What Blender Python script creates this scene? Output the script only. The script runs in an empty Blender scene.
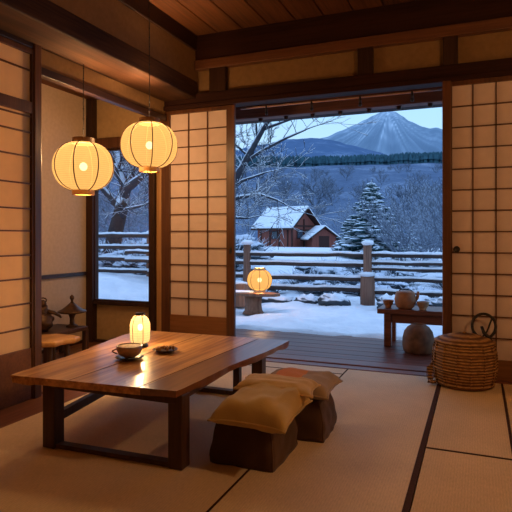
import bpy, math, random
from mathutils import Vector, Matrix, noise
PI = math.pi
R = math.radians
rnd = random.Random(7)
SC = bpy.context.scene
COL = SC.collection

# ------------------------------------------------------------------ materials
def new_mat(name):
    m = bpy.data.materials.new(name); m.use_nodes = True
    nt = m.node_tree; nt.nodes.clear()
    out = nt.nodes.new('ShaderNodeOutputMaterial')
    return m, nt, out
def N(nt, t, **kw):
    n = nt.nodes.new(t)
    for k, v in kw.items():
        if k in n.inputs: n.inputs[k].default_value = v
        else: setattr(n, k, v)
    return n
def c4(c): return (c[0], c[1], c[2], 1)
def princ(nt, col=(.5, .5, .5), rough=.6, spec=.4, coat=0):
    p = nt.nodes.new('ShaderNodeBsdfPrincipled')
    p.inputs['Base Color'].default_value = c4(col); p.inputs['Roughness'].default_value = rough
    p.inputs['Specular IOR Level'].default_value = spec; p.inputs['Coat Weight'].default_value = coat
    p.inputs['Coat Roughness'].default_value = .18
    return p
def ramp(nt, fac, stops):
    r = nt.nodes.new('ShaderNodeValToRGB')
    e = r.color_ramp.elements
    while len(e) < len(stops): e.new(.5)
    for i, (p, c) in enumerate(stops): e[i].position = p; e[i].color = c4(c)
    nt.links.new(fac, r.inputs[0]); return r.outputs[0]
def coords(nt, scale=(1, 1, 1), rot=(0, 0, 0)):
    tc = nt.nodes.new('ShaderNodeTexCoord'); mp = nt.nodes.new('ShaderNodeMapping')
    mp.inputs['Scale'].default_value = scale; mp.inputs['Rotation'].default_value = rot
    nt.links.new(tc.outputs['Object'], mp.inputs[0]); return mp.outputs[0]
def bump(nt, h, p, s=.3, d=.01):
    b = nt.nodes.new('ShaderNodeBump'); b.inputs['Strength'].default_value = s; b.inputs['Distance'].default_value = d
    nt.links.new(h, b.inputs['Height']); nt.links.new(b.outputs[0], p.inputs['Normal'])
def plain(name, col, rough=.6, spec=.4, var=.15, scale=20, bs=.15, coat=0, metal=0):
    m, nt, out = new_mat(name); p = princ(nt, col, rough, spec, coat); p.inputs['Metallic'].default_value = metal
    v = coords(nt); n = N(nt, 'ShaderNodeTexNoise', Scale=scale, Detail=5.0); nt.links.new(v, n.inputs['Vector'])
    lo = tuple(x*(1-var) for x in col); hi = tuple(min(1, x*(1+var)) for x in col)
    nt.links.new(ramp(nt, n.outputs[0], [(.3, lo), (.7, hi)]), p.inputs['Base Color'])
    bump(nt, n.outputs[0], p, bs, .004)
    nt.links.new(p.outputs[0], out.inputs[0]); return m
def wood(name, c1, c2, axis=0, rough=.45, coat=0, fine=60, stretch=.05, spec=.4, c3=None):
    m, nt, out = new_mat(name); p = princ(nt, c1, rough, spec, coat)
    sc = [1, 1, 1]; sc[axis] = stretch
    v = coords(nt, sc)
    n1 = N(nt, 'ShaderNodeTexNoise', Scale=9.0, Detail=4.0, Distortion=.8); nt.links.new(v, n1.inputs['Vector'])
    n2 = N(nt, 'ShaderNodeTexNoise', Scale=float(fine), Detail=6.0); nt.links.new(v, n2.inputs['Vector'])
    a = nt.nodes.new('ShaderNodeMath'); a.operation = 'MULTIPLY_ADD'; a.inputs[1].default_value = .5
    nt.links.new(n1.outputs[0], a.inputs[0])
    b = nt.nodes.new('ShaderNodeMath'); b.operation = 'MULTIPLY'; b.inputs[1].default_value = .5
    nt.links.new(n2.outputs[0], b.inputs[0]); nt.links.new(b.outputs[0], a.inputs[2])
    st = [(.34, c1), (.62, c2)]
    if c3: st = [(.36, c3), (.46, c1), (.62, c2)]
    nt.links.new(ramp(nt, a.outputs[0], st), p.inputs['Base Color'])
    bump(nt, a.outputs[0], p, .25, .004)
    nt.links.new(p.outputs[0], out.inputs[0]); return m
def emit(name, col, s):
    m, nt, out = new_mat(name); e = N(nt, 'ShaderNodeEmission', Strength=s); e.inputs[0].default_value = c4(col)
    nt.links.new(e.outputs[0], out.inputs[0]); return m
def paper(name, col, trans=.25):
    m, nt, out = new_mat(name)
    v = coords(nt); n = N(nt, 'ShaderNodeTexNoise', Scale=14.0, Detail=6.0); nt.links.new(v, n.inputs['Vector'])
    c = ramp(nt, n.outputs[0], [(.3, tuple(x*.93 for x in col)), (.7, col)])
    d = nt.nodes.new('ShaderNodeBsdfDiffuse'); t = nt.nodes.new('ShaderNodeBsdfTranslucent')
    nt.links.new(c, d.inputs[0]); nt.links.new(c, t.inputs[0])
    mx = N(nt, 'ShaderNodeMixShader'); mx.inputs[0].default_value = trans
    nt.links.new(d.outputs[0], mx.inputs[1]); nt.links.new(t.outputs[0], mx.inputs[2]); nt.links.new(mx.outputs[0], out.inputs[0])
    return m
def lantern_paper(name, col, emis, transp, glow):
    """lit washi: glows itself (lit from inside) and lets the lamp's light through"""
    m, nt, out = new_mat(name)
    tc = nt.nodes.new('ShaderNodeTexCoord')
    w = N(nt, 'ShaderNodeTexWave', Scale=22.0, Distortion=.6); w.bands_direction = 'Z'
    nt.links.new(tc.outputs['Object'], w.inputs['Vector'])
    n = N(nt, 'ShaderNodeTexNoise', Scale=30.0, Detail=4.0); nt.links.new(tc.outputs['Object'], n.inputs['Vector'])
    mm = nt.nodes.new('ShaderNodeMath'); mm.operation = 'MULTIPLY_ADD'; mm.inputs[1].default_value = .5
    nn = nt.nodes.new('ShaderNodeMath'); nn.operation = 'MULTIPLY_ADD'; nn.inputs[1].default_value = .35; nn.inputs[2].default_value = .3
    nt.links.new(n.outputs[0], nn.inputs[0]); mm.inputs[1].default_value = .35
    nt.links.new(w.outputs[0], mm.inputs[0]); nt.links.new(nn.outputs[0], mm.inputs[2])
    c = ramp(nt, mm.outputs[0], [(.3, tuple(x*.72 for x in glow)), (.95, glow)])
    e = N(nt, 'ShaderNodeEmission', Strength=emis); nt.links.new(c, e.inputs[0])
    t = nt.nodes.new('ShaderNodeBsdfTranslucent'); t.inputs[0].default_value = c4(col)
    d = nt.nodes.new('ShaderNodeBsdfDiffuse'); d.inputs[0].default_value = c4(col)
    a = N(nt, 'ShaderNodeMixShader'); a.inputs[0].default_value = .5
    nt.links.new(d.outputs[0], a.inputs[1]); nt.links.new(t.outputs[0], a.inputs[2])
    b = nt.nodes.new('ShaderNodeAddShader'); nt.links.new(a.outputs[0], b.inputs[0]); nt.links.new(e.outputs[0], b.inputs[1])
    tr = nt.nodes.new('ShaderNodeBsdfTransparent')
    mx = N(nt, 'ShaderNodeMixShader'); mx.inputs[0].default_value = transp
    nt.links.new(b.outputs[0], mx.inputs[1]); nt.links.new(tr.outputs[0], mx.inputs[2])
    nt.links.new(mx.outputs[0], out.inputs[0]); return m
def snowy(name, col, thr=.35, soft=.25, snow=(.82, .86, .93), nscale=6, namt=.5, col2=None):
    """surface on whose upward-facing parts snow lies"""
    m, nt, out = new_mat(name); p = princ(nt, col, .85, .15)
    g = nt.nodes.new('ShaderNodeNewGeometry'); s = nt.nodes.new('ShaderNodeSeparateXYZ')
    nt.links.new(g.outputs['Normal'], s.inputs[0])
    v = coords(nt); n = N(nt, 'ShaderNodeTexNoise', Scale=float(nscale), Detail=5.0); nt.links.new(v, n.inputs['Vector'])
    a = nt.nodes.new('ShaderNodeMath'); a.operation = 'MULTIPLY_ADD'; a.inputs[1].default_value = namt
    nt.links.new(n.outputs[0], a.inputs[0]); nt.links.new(s.outputs['Z'], a.inputs[2])
    mr = N(nt, 'ShaderNodeMapRange'); mr.inputs['From Min'].default_value = thr+namt*.5-soft/2; mr.inputs['From Max'].default_value = thr+namt*.5+soft/2
    nt.links.new(a.outputs[0], mr.inputs['Value'])
    base = ramp(nt, n.outputs[0], [(.35, col), (.65, col2 or tuple(x*1.35 for x in col))])
    mix = nt.nodes.new('ShaderNodeMix'); mix.data_type = 'RGBA'
    nt.links.new(mr.outputs[0], mix.inputs[0]); nt.links.new(base, mix.inputs[6]); mix.inputs[7].default_value = c4(snow)
    nt.links.new(mix.outputs[2], p.inputs['Base Color'])
    nt.links.new(p.outputs[0], out.inputs[0]); return m

M = {}
M['post'] = wood('dark stained post wood', (.020, .009, .006), (.052, .022, .012), 2, .5, spec=.25)
M['beam_x'] = wood('dark stained beam wood along the wall', (.016, .006, .005), (.040, .014, .009), 0, .65, spec=.12)
M['beam_y'] = wood('dark stained beam wood along the room', (.016, .007, .006), (.038, .016, .010), 1, .4)
M['beam_brown'] = wood('brown moulding wood', (.09, .034, .017), (.17, .07, .032), 0, .4)
M['beam_soffit'] = wood('big beam wood', (.020, .009, .006), (.075, .032, .014), 1, .6, spec=.2)
M['frame'] = wood('sliding panel frame wood', (.060, .022, .010), (.13, .050, .020), 2, .4)
M['frame_x'] = wood('sliding panel frame wood across', (.16, .062, .020), (.28, .12, .042), 0, .4)
M['frame_y'] = wood('low wall board wood', (.13, .045, .015), (.24, .09, .032), 1, .4)
M['light_wood'] = wood('light post wood', (.35, .18, .07), (.50, .28, .12), 2, .5)
M['engawa'] = wood('veranda board wood', (.10, .030, .022), (.21, .068, .044), 0, .38, spec=.22)
M['sill'] = wood('sill wood', (.13, .042, .026), (.25, .090, .052), 0, .40, spec=.3)
M['floorwood'] = wood('dark floor board wood', (.13, .045, .018), (.25, .09, .035), 1, .35, coat=.2)
M['table'] = wood('table slab wood', (.56, .24, .060), (.84, .44, .14), 1, .38, coat=.6, fine=50, c3=(.36, .13, .030), spec=.5)
M['table_d'] = wood('dark table plank wood', (.16, .055, .022), (.30, .115, .040), 1, .30, coat=.5, fine=50, spec=.5)
M['tableleg'] = wood('table leg wood', (.045, .020, .011), (.11, .050, .024), 2, .45)
M['ceil'] = wood('ceiling board wood', (.050, .018, .008), (.13, .048, .018), 1, .6, spec=.2)
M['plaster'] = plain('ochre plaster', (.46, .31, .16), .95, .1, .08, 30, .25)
M['plaster_dim'] = plain('shade-tinted ochre plaster', (.25, .145, .065), .95, .1, .08, 30, .25)  # same ochre plaster, darkened in colour to imitate dim light on upper walls
M['plaster_g'] = plain('grey beige plaster', (.52, .40, .30), .95, .1, .06, 30, .25)
M['paper'] = paper('white shoji paper', (.76, .60, .53), .08)
M['paper_w'] = paper('warm shoji paper', (.86, .70, .50), .5)
M['black'] = plain('black lacquer', (.02, .016, .014), .35, .5, .2, 30, .1)
M['iron'] = plain('dark cast iron', (.035, .030, .028), .5, .5, .3, 60, .4, metal=.6)
M['lwood'] = wood('pale glow-tinted lantern ring wood', (.60, .28, .08), (.85, .45, .16), 0, .5)  # light wood, colour brightened to imitate lamp glow from inside
M['ldark'] = wood('dark lantern ring wood', (.10, .045, .018), (.20, .09, .035), 0, .5)
M['rib'] = plain('lantern rib bamboo', (.10, .045, .015), .6, .3)
M['washi'] = lantern_paper('lit washi paper', (.012, .008, .004), .70, .12, (1.0, .50, .13))
M['washi_t'] = lantern_paper('lit pale washi paper', (.03, .02, .01), .95, .24, (1.0, .60, .20))
M['bulb'] = emit('glowing bulb', (1.0, .80, .42), 7)
M['ceramic'] = plain('brown glazed ceramic', (.34, .20, .11), .35, .5, .35, 18, .1)
M['ceramic_in'] = plain('cream glaze', (.62, .50, .36), .3, .5, .1, 18, .05)
M['foam'] = plain('milk foam', (.80, .64, .44), .8, .2, .25, 60, .2)
M['darkplate'] = plain('dark glazed plate', (.055, .035, .028), .3, .5, .3, 20, .1)
M['cracker'] = plain('brown rice cracker', (.50, .27, .12), .8, .2, .4, 60, .8)
M['nori'] = plain('dark roasted cracker', (.12, .06, .035), .8, .2, .4, 60, .8)
M['clay'] = plain('brown teapot clay', (.42, .17, .065), .5, .4, .3, 15, .2)
M['darkclay'] = plain('dark rough jar clay', (.19, .085, .040), .6, .3, .4, 14, .6)
M['cup'] = plain('pale brown cup glaze', (.46, .27, .15), .4, .4, .3, 20, .1)
M['bronze'] = plain('dark bronze', (.09, .045, .022), .4, .5, .4, 25, .3, metal=.5)
M['trunk'] = snowy('dark bark with snow', (.030, .027, .030), .42, .2, nscale=9)
M['branch'] = snowy('dark twigs with snow', (.045, .045, .055), .25, .2, nscale=5)
M['frost'] = snowy('frosted twigs', (.11, .13, .17), .25, .5, (.32, .38, .47), nscale=4)
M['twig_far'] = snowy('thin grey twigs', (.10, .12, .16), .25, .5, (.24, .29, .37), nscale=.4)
M['pine'] = snowy('dark needles with snow', (.020, .055, .060), .38, .3, (.72, .80, .9), 5, .55)
M['fence'] = snowy('weathered fence wood with snow', (.050, .036, .032), .80, .15, nscale=5, namt=.3)
M['fencepost'] = wood('fence post wood', (.12, .055, .035), (.26, .13, .085), 2, .8)
M['rock'] = snowy('dark rock with snow', (.045, .055, .065), .45, .2, nscale=4, namt=.7)
M['shrub'] = snowy('snow laden shrub', (.06, .08, .10), .18, .5, (.66, .72, .82), nscale=9, namt=1.0)
M['hwall'] = wood('reddish house boards', (.15, .035, .026), (.27, .075, .050), 2, .7, fine=20)
M['hdark'] = plain('dark house timber', (.05, .022, .018), .7, .2)
M['glass'] = plain('dark window glass', (.03, .045, .07), .15, .6, .1, 5, 0)
M['stump'] = wood('stump wood', (.13, .055, .030), (.30, .14, .08), 2, .8)
M['tan'] = wood('golden slab wood', (.40, .19, .06), (.62, .33, .11), 1, .4, coat=.2)
M['seam'] = plain('dark seam thread', (.10, .055, .03), .9, .1)

def mat_snow():
    m, nt, out = new_mat('fresh snow'); p = princ(nt, (.80, .84, .90), .7, .3)
    v = coords(nt); n = N(nt, 'ShaderNodeTexNoise', Scale=3.0, Detail=9.0, Roughness=.62); nt.links.new(v, n.inputs['Vector'])
    nt.links.new(ramp(nt, n.outputs[0], [(.35, (.72, .77, .84)), (.65, (.86, .89, .94))]), p.inputs['Base Color'])
    bump(nt, n.outputs[0], p, .8, .08)
    nt.links.new(p.outputs[0], out.inputs[0]); return m
M['snow'] = mat_snow()

def mat_tatami(name, ax, col):
    m, nt, out = new_mat(name); p = princ(nt, col, .75, .2)
    sc = [1, 1, 1]; sc[ax] = .12
    v = coords(nt, sc)
    n = N(nt, 'ShaderNodeTexNoise', Scale=320.0, Detail=3.0); nt.links.new(v, n.inputs['Vector'])
    v2 = coords(nt); n2 = N(nt, 'ShaderNodeTexNoise', Scale=3.0, Detail=6.0); nt.links.new(v2, n2.inputs['Vector'])
    w = N(nt, 'ShaderNodeTexWave', Scale=26.0, Distortion=.3); w.bands_direction = 'Y' if ax == 0 else 'X'; nt.links.new(v2, w.inputs['Vector'])
    a = nt.nodes.new('ShaderNodeMath'); a.operation = 'MULTIPLY_ADD'; a.inputs[1].default_value = .55
    nt.links.new(n.outputs[0], a.inputs[0])
    b = nt.nodes.new('ShaderNodeMath'); b.operation = 'MULTIPLY_ADD'; b.inputs[1].default_value = .08
    nt.links.new(w.outputs[0], b.inputs[0])
    d = nt.nodes.new('ShaderNodeMath'); d.operation = 'MULTIPLY'; d.inputs[1].default_value = .35
    nt.links.new(n2.outputs[0], d.inputs[0]); nt.links.new(d.outputs[0], b.inputs[2]); nt.links.new(b.outputs[0], a.inputs[2])
    nt.links.new(ramp(nt, a.outputs[0], [(.34, tuple(x*.82 for x in col)), (.64, tuple(x*1.10 for x in col))]), p.inputs['Base Color'])
    bump(nt, a.outputs[0], p, .5, .004)
    nt.links.new(p.outputs[0], out.inputs[0]); return m
M['tatami'] = mat_tatami('woven rush', 1, (.80, .63, .44))
M['tatami_g'] = mat_tatami('golden woven rush', 1, (.76, .56, .33))
M['edge'] = plain('dark brown edge cloth', (.075, .035, .022), .9, .1, .2, 80, .3)

def mat_fabric(name, stops, scale=3.2, weave=240):
    m, nt, out = new_mat(name); p = princ(nt, stops[0][1], .9, .15)
    p.inputs['Sheen Weight'].default_value = .15
    v = coords(nt); n = N(nt, 'ShaderNodeTexNoise', Scale=scale, Detail=3.0); nt.links.new(v, n.inputs['Vector'])
    nt.links.new(ramp(nt, n.outputs[0], stops), p.inputs['Base Color'])
    f = N(nt, 'ShaderNodeTexNoise', Scale=float(weave), Detail=3.0); nt.links.new(v, f.inputs['Vector'])
    bump(nt, f.outputs[0], p, .4, .003)
    nt.links.new(p.outputs[0], out.inputs[0]); return m
M['gold'] = mat_fabric('mustard woven cloth', [(.3, (.48, .31, .10)), (.7, (.66, .46, .18))], 4)
M['tancloth'] = mat_fabric('tan woven cloth', [(.3, (.60, .40, .18)), (.7, (.74, .52, .27))], 5)
M['browncloth'] = mat_fabric('dark brown cloth', [(.3, (.070, .038, .024)), (.7, (.115, .062, .038))], 4)
def mat_patch():
    """pillow cloth woven in grey brown, rust and tan fields (stripes across its length)"""
    m, nt, out = new_mat('rust and grey patch cloth'); p = princ(nt, (.3, .2, .15), .9, .15)
    tc = nt.nodes.new('ShaderNodeTexCoord'); s = nt.nodes.new('ShaderNodeSeparateXYZ'); nt.links.new(tc.outputs['Generated'], s.inputs[0])
    r = ramp(nt, s.outputs[0], [(0, (.40, .27, .18)), (.20, (.40, .27, .18)), (.21, (.66, .24, .09)), (.58, (.68, .27, .10)), (.59, (.40, .30, .22)), (1, (.44, .33, .24))])
    nt.links.new(r, p.inputs['Base Color'])
    f = N(nt, 'ShaderNodeTexNoise', Scale=240.0, Detail=3.0); nt.links.new(tc.outputs['Object'], f.inputs['Vector']); bump(nt, f.outputs[0], p, .4, .003)
    nt.links.new(p.outputs[0], out.inputs[0]); return m
M['patch'] = mat_patch()
def mat_wicker():
    m, nt, out = new_mat('woven wicker'); p = princ(nt, (.3, .16, .06), .7, .25)
    tc = nt.nodes.new('ShaderNodeTexCoord')
    b = N(nt, 'ShaderNodeTexWave', Scale=16.0, Distortion=1.2, Detail=2.0); b.bands_direction = 'Z'
    nt.links.new(tc.outputs['Object'], b.inputs['Vector'])
    n = N(nt, 'ShaderNodeTexNoise', Scale=45.0, Detail=5.0); nt.links.new(tc.outputs['Object'], n.inputs['Vector'])
    a = nt.nodes.new('ShaderNodeMath'); a.operation = 'MULTIPLY'
    nt.links.new(b.outputs[0], a.inputs[0]); nt.links.new(n.outputs[0], a.inputs[1])
    nt.links.new(ramp(nt, a.outputs[0], [(.05, (.14, .06, .02)), (.5, (.50, .27, .10))]), p.inputs['Base Color'])
    bump(nt, a.outputs[0], p, .8, .01)
    nt.links.new(p.outputs[0], out.inputs[0]); return m
M['wicker'] = mat_wicker()

# ------------------------------------------------------------------ mesh building
class MB:
    def __init__(s): s.v = []; s.f = []; s.sm = []
    def add(s, vs, fs, smooth=False):
        o = len(s.v); s.v += [tuple(v) for v in vs]; s.f += [tuple(i+o for i in f) for f in fs]; s.sm += [smooth]*len(fs); return s
    def box(s, x0, x1, y0, y1, z0, z1):
        v = [(x, y, z) for z in (z0, z1) for y in (y0, y1) for x in (x0, x1)]
        return s.add(v, [(0, 2, 3, 1), (4, 5, 7, 6), (0, 1, 5, 4), (2, 6, 7, 3), (0, 4, 6, 2), (1, 3, 7, 5)])
    def prism(s, poly, h0, h1, f=lambda x, y, z: (x, y, z)):
        n = len(poly)
        v = [f(x, y, h0) for x, y in poly]+[f(x, y, h1) for x, y in poly]
        return s.add(v, [tuple(range(n-1, -1, -1)), tuple(range(n, 2*n))]+[(i, (i+1) % n, (i+1) % n+n, i+n) for i in range(n)])
    def lathe(s, prof, seg=32, c=(0, 0, 0), closed=False, smooth=True, sx=1, sy=1):
        v = []; k = len(prof)
        for j in range(seg):
            a = 2*PI*j/seg
            for r, z in prof: v.append((c[0]+r*math.cos(a)*sx, c[1]+r*math.sin(a)*sy, c[2]+z))
        f = []
        for j in range(seg):
            j2 = (j+1) % seg
            for i in range(k-1+(1 if closed else 0)):
                i2 = (i+1) % k
                f.append((j*k+i, j2*k+i, j2*k+i2, j*k+i2))
        if not closed:
            if prof[0][0] > 1e-6: f.append(tuple(j*k for j in range(seg-1, -1, -1)))
            if prof[-1][0] > 1e-6: f.append(tuple(j*k+k-1 for j in range(seg)))
        return s.add(v, f, smooth)
    def tube(s, pts, rad, seg=8, smooth=True, closed=False):
        pts = [Vector(p) for p in pts]; n = len(pts)
        if not hasattr(rad, '__len__'): rad = [rad]*n
        v = []; up = None
        for i, p in enumerate(pts):
            if closed: t = pts[(i+1) % n]-pts[i-1]
            else: t = pts[min(i+1, n-1)]-pts[max(i-1, 0)]
            if t.length < 1e-9: t = Vector((0, 0, 1))
            t.normalize()
            if up is None:
                up = Vector((0, 0, 1)) if abs(t.z) < .9 else Vector((1, 0, 0))
            x = up.cross(t)
            if x.length < 1e-5: x = Vector((1, 0, 0)).cross(t)
            x.normalize(); y = t.cross(x); up = y
            for j in range(seg):
                a = 2*PI*j/seg; v.append(p+(x*math.cos(a)+y*math.sin(a))*rad[i])
        f = []
        for i in range(n-(0 if closed else 1)):
            i2 = (i+1) % n
            for j in range(seg):
                j2 = (j+1) % seg; f.append((i*seg+j, i*seg+j2, i2*seg+j2, i2*seg+j))
        if not closed:
            f.append(tuple(range(seg-1, -1, -1))); f.append(tuple((n-1)*seg+j for j in range(seg)))
        return s.add(v, f, smooth)
    def blob(s, c, r, seg=16, rings=10, amp=.0, seed=0, sc=3.0):
        v = []; 
        for i in range(rings+1):
            th = PI*i/rings
            for j in range(seg):
                ph = 2*PI*j/seg
                d = Vector((math.sin(th)*math.cos(ph), math.sin(th)*math.sin(ph), math.cos(th)))
                k = 1+amp*noise.noise(d*sc+Vector((seed*3.1, seed*1.7, seed)))
                v.append((c[0]+d.x*r[0]*k, c[1]+d.y*r[1]*k, c[2]+d.z*r[2]*k))
        f = []
        for i in range(rings):
            for j in range(seg):
                j2 = (j+1) % seg; f.append((i*seg+j, (i+1)*seg+j, (i+1)*seg+j2, i*seg+j2))
        return s.add(v, f, True)
    def build(s, name, mat, parent=None, bevel=0, segs=2, weld=False):
        me = bpy.data.meshes.new(name); me.from_pydata(s.v, [], s.f); me.polygons.foreach_set('use_smooth', s.sm)
        me.materials.append(mat); me.update()
        o = bpy.data.objects.new(name, me); COL.objects.link(o)
        if parent: o.parent = parent
        if bevel:
            b = o.modifiers.new('bevel', 'BEVEL'); b.width = bevel; b.segments = segs; b.limit_method = 'ANGLE'
        return o
def box(*a): return MB().box(*a)
def empty(name, loc=(0, 0, 0), rz=0):
    o = bpy.data.objects.new(name, None); COL.objects.link(o); o.location = loc; o.rotation_euler = (0, 0, rz); o.empty_display_size = .1; return o
def tag(o, label, cat, group=None, kind=None):
    o['label'] = label; o['category'] = cat
    if group: o['group'] = group
    if kind: o['kind'] = kind
    return o
def struct(o, label=None, cat=None):
    o['kind'] = 'structure'
    if label: o['label'] = label; o['category'] = cat
    return o
KIDS = {}
def copy_tree(o, parent=None):
    c = o.copy(); COL.objects.link(c); c.parent = parent
    for ch in [x for x in COL.objects if x.parent is o]: copy_tree(ch, c)
    return c
def origin(o, loc):
    """move a mesh object's origin to loc, geometry stays put"""
    loc = Vector(loc); o.data.transform(Matrix.Translation(-loc)); o.location = loc; return o

# ------------------------------------------------------------------ room frame
YB = 4.353        # rear wall plane (sliding panels, window)
XL = -2.69        # left wall plane
XA = -3.60        # rear wall of the alcove recess on the left
XC = -2.38        # face of the upper left wall, above the big beam
XR = 1.30; YF = -1.6; ZC = 2.88

struct(box(XA-.1, XR+.1, YF-.1, 4.42, -.15, -.06).build('floor', M['floorwood']), 'dark wooden subfloor under the straw mats', 'floor')
cm = MB(); x = XC-.02
while x < XR+.1:
    cm.box(x, x+.236, YF, YB+.05, ZC, ZC+.03); x += .245
cm.box(XC-.1, XR+.2, YF-.1, YB+.1, ZC+.03, ZC+.06)
struct(cm.build('ceiling', M['ceil'], bevel=.004, segs=1), 'brown ceiling boards running away from the camera', 'ceiling')

# rear wall: plaster above the openings, plaster around the window
wb = MB()
struct(box(XC-.01, XR+.1, YB+.03, YB+.09, 2.30, ZC).build('wall_back_upper', M['plaster_dim']), 'shade-tinted ochre plaster band above the openings', 'wall')
wb.box(XA-.1, -2.80, YB+.03, YB+.09, 1.98, 2.42); wb.box(-2.82, XC, YB+.03, YB+.09, 2.25, 2.6)
wb.box(XA-.1, -2.80, YB+.03, YB+.09, -.1, .40)
wb.box(XA-.1, XA+.04, YB+.03, YB+.09, .3, 2.1)
wb.box(-2.82, -2.74, YB+.03, YB+.09, -.1, 2.4)
struct(wb.build('wall_back', M['plaster']), 'ochre plaster of the rear wall', 'wall')
struct(box(XR, XR+.1, YF, YB+.1, -.1, ZC+.05).build('wall_right', M['plaster']))
struct(box(XA-.1, XR+.1, YF-.1, YF, -.1, ZC+.05).build('wall_front', M['plaster']))
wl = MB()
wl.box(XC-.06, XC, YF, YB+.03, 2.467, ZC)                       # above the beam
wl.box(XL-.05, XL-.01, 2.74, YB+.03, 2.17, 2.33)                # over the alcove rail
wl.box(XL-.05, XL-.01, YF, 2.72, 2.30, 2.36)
struct(wl.build('wall_left', M['plaster_dim']), 'ochre plaster of the upper left wall', 'wall')
wa = MB(); wa.box(XA-.1, XA, 2.6, YB+.05, -.1, 2.42); wa.box(XA-.05, XL-.02, 2.62, 2.70, -.1, 2.42)
struct(wa.build('wall_alcove', M['plaster_g']), 'grey beige plaster of the alcove recess', 'wall')
struct(box(XA-.1, XL-.0, 2.6, YB+.08, 2.42, 2.46).build('ceiling_alcove', M['ceil']))

def trim(n, mb, mat, bevel=.006):
    return struct(mb.build('trim_%d' % n, mat, bevel=bevel))
# posts of the rear wall
trim(1, box(-2.865, -2.80, YB-.045, YB+.06, -.06, 2.42), M['post'])
trim(2, box(-2.80, -2.745, YB-.01, YB+.06, -.06, 2.34), M['light_wood'])
trim(3, box(-.249, -.186, YB-.055, YB+.075, -.06, 2.225), M['frame'])
trim(4, box(XA, -3.52, YB-.04, YB+.06, -.06, 2.42), M['post'])
# lintels above the opening
trim(5, box(-2.80, XR, YB-.045, YB+.09, 2.222, 2.262), M['beam_x'])
trim(6, box(-2.80, XR, YB-.03, YB+.09, 2.262, 2.352), M['beam_x'])
trim(7, box(XC-.0, XR, YB-.035, YB+.05, 2.566, 2.65), M['beam_brown'])
trim(8, box(XC-.0, XR, YB-.02, YB+.05, 2.65, ZC), M['beam_x'])
for n, (a, b) in enumerate(((-2.239, -2.075), (-.898, -.777), (-.247, -.14), (.52, .62))):
    trim(9+n, box(a, b, YB-.022, YB+.05, 2.35, 2.568), M['post'])
# big beam along the left, rails and post of the left wall
bb = box(XL-.02, XC+.012, YF, YB+.0, 2.308, 2.467)
trim(13, bb, M['beam_soffit'], .012)
trim(14, box(XC-.01, XC+.02, YF, YB-.02, 2.74, ZC), M['beam_y'])
trim(15, box(XL-.04, XL+.02, 2.76, YB-.04, 2.12, 2.178), M['beam_y'])
trim(16, box(XL-.045, XL+.025, 2.70, 2.762, -.06, 2.33), M['frame'])
trim(17, box(XL-.04, XL+.015, YF, 2.70, 2.275, 2.33), M['beam_y'])
# small rail on the alcove plaster, rail above the window, window sill
trim(18, box(XA, XA+.022, 2.7, YB-.04, .672, .708), M['beam_y'], .003)
trim(19, box(-3.52, -2.86, YB-.03, YB+.05, 1.915, 2.02), M['frame'])
trim(20, box(-3.52, -2.86, YB-.03, YB+.05, .385, .418), M['post'])
struct(box(XA, -2.80, YB-.012, YB+.03, -.05, .035).build('baseboard_back', M['post'], bevel=.004))
struct(box(XA, XA+.015, 2.7, YB-.02, -.05, .04).build('baseboard_left', M['post'], bevel=.004))
# window beside the alcove (narrow frame around a clear opening with glass)
wf = MB()
wf.box(-3.522, -3.510, YB-.01, YB+.04, .418, 1.915); wf.box(-2.870, -2.858, YB-.01, YB+.04, .418, 1.915)
wf.box(-3.510, -2.870, YB-.01, YB+.04, .418, .435); wf.box(-3.510, -2.870, YB-.01, YB+.04, 1.895, 1.915)
struct(wf.build('window_1', M['post'], bevel=.003))
mg, nt, out = new_mat('clear pane')
g1 = nt.nodes.new('ShaderNodeBsdfTransparent'); g2 = nt.nodes.new('ShaderNodeBsdfGlossy'); g2.inputs['Roughness'].default_value = .02
mx = N(nt, 'ShaderNodeMixShader'); mx.inputs[0].default_value = .04
nt.links.new(g1.outputs[0], mx.inputs[1]); nt.links.new(g2.outputs[0], mx.inputs[2]); nt.links.new(mx.outputs[0], out.inputs[0])
pane = box(-3.510, -2.870, YB+.012, YB+.017, .435, 1.895).build('window_pane', mg); pane.parent = bpy.data.objects['window_1']

# floor strips, sill and veranda
fs = MB(); fs.box(XL-.01, -2.43, YF, 4.25, -.06, -.002)
struct(fs.build('trim_21', M['floorwood'], bevel=.003))
fa = MB()
for k in range(6):
    fa.box(XA+.15*k, XA+.15*k+.147, 2.7, YB, -.06, .012)
struct(fa.build('floor_alcove', M['floorwood'], bevel=.002), 'dark boards of the alcove floor', 'floor')
sl = MB(); sl.box(-2.74, XR, 4.25, 4.36, -.06, .004); sl.box(-2.74, XR, 4.362, 4.52, -.06, .012)
struct(sl.build('trim_22', M['sill'], bevel=.006))
ve = MB(); y = 4.53
for k in range(7):
    ve.box(-6.0, 3.5, y, y+.186, -.09, -.03); y += .19
ve.box(-6.0, 3.5, 5.83, 5.87, -.22, -.035)
struct(ve.build('floor_veranda', M['engawa'], bevel=.005), 'dark polished boards of the veranda outside the opening', 'floor')

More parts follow.
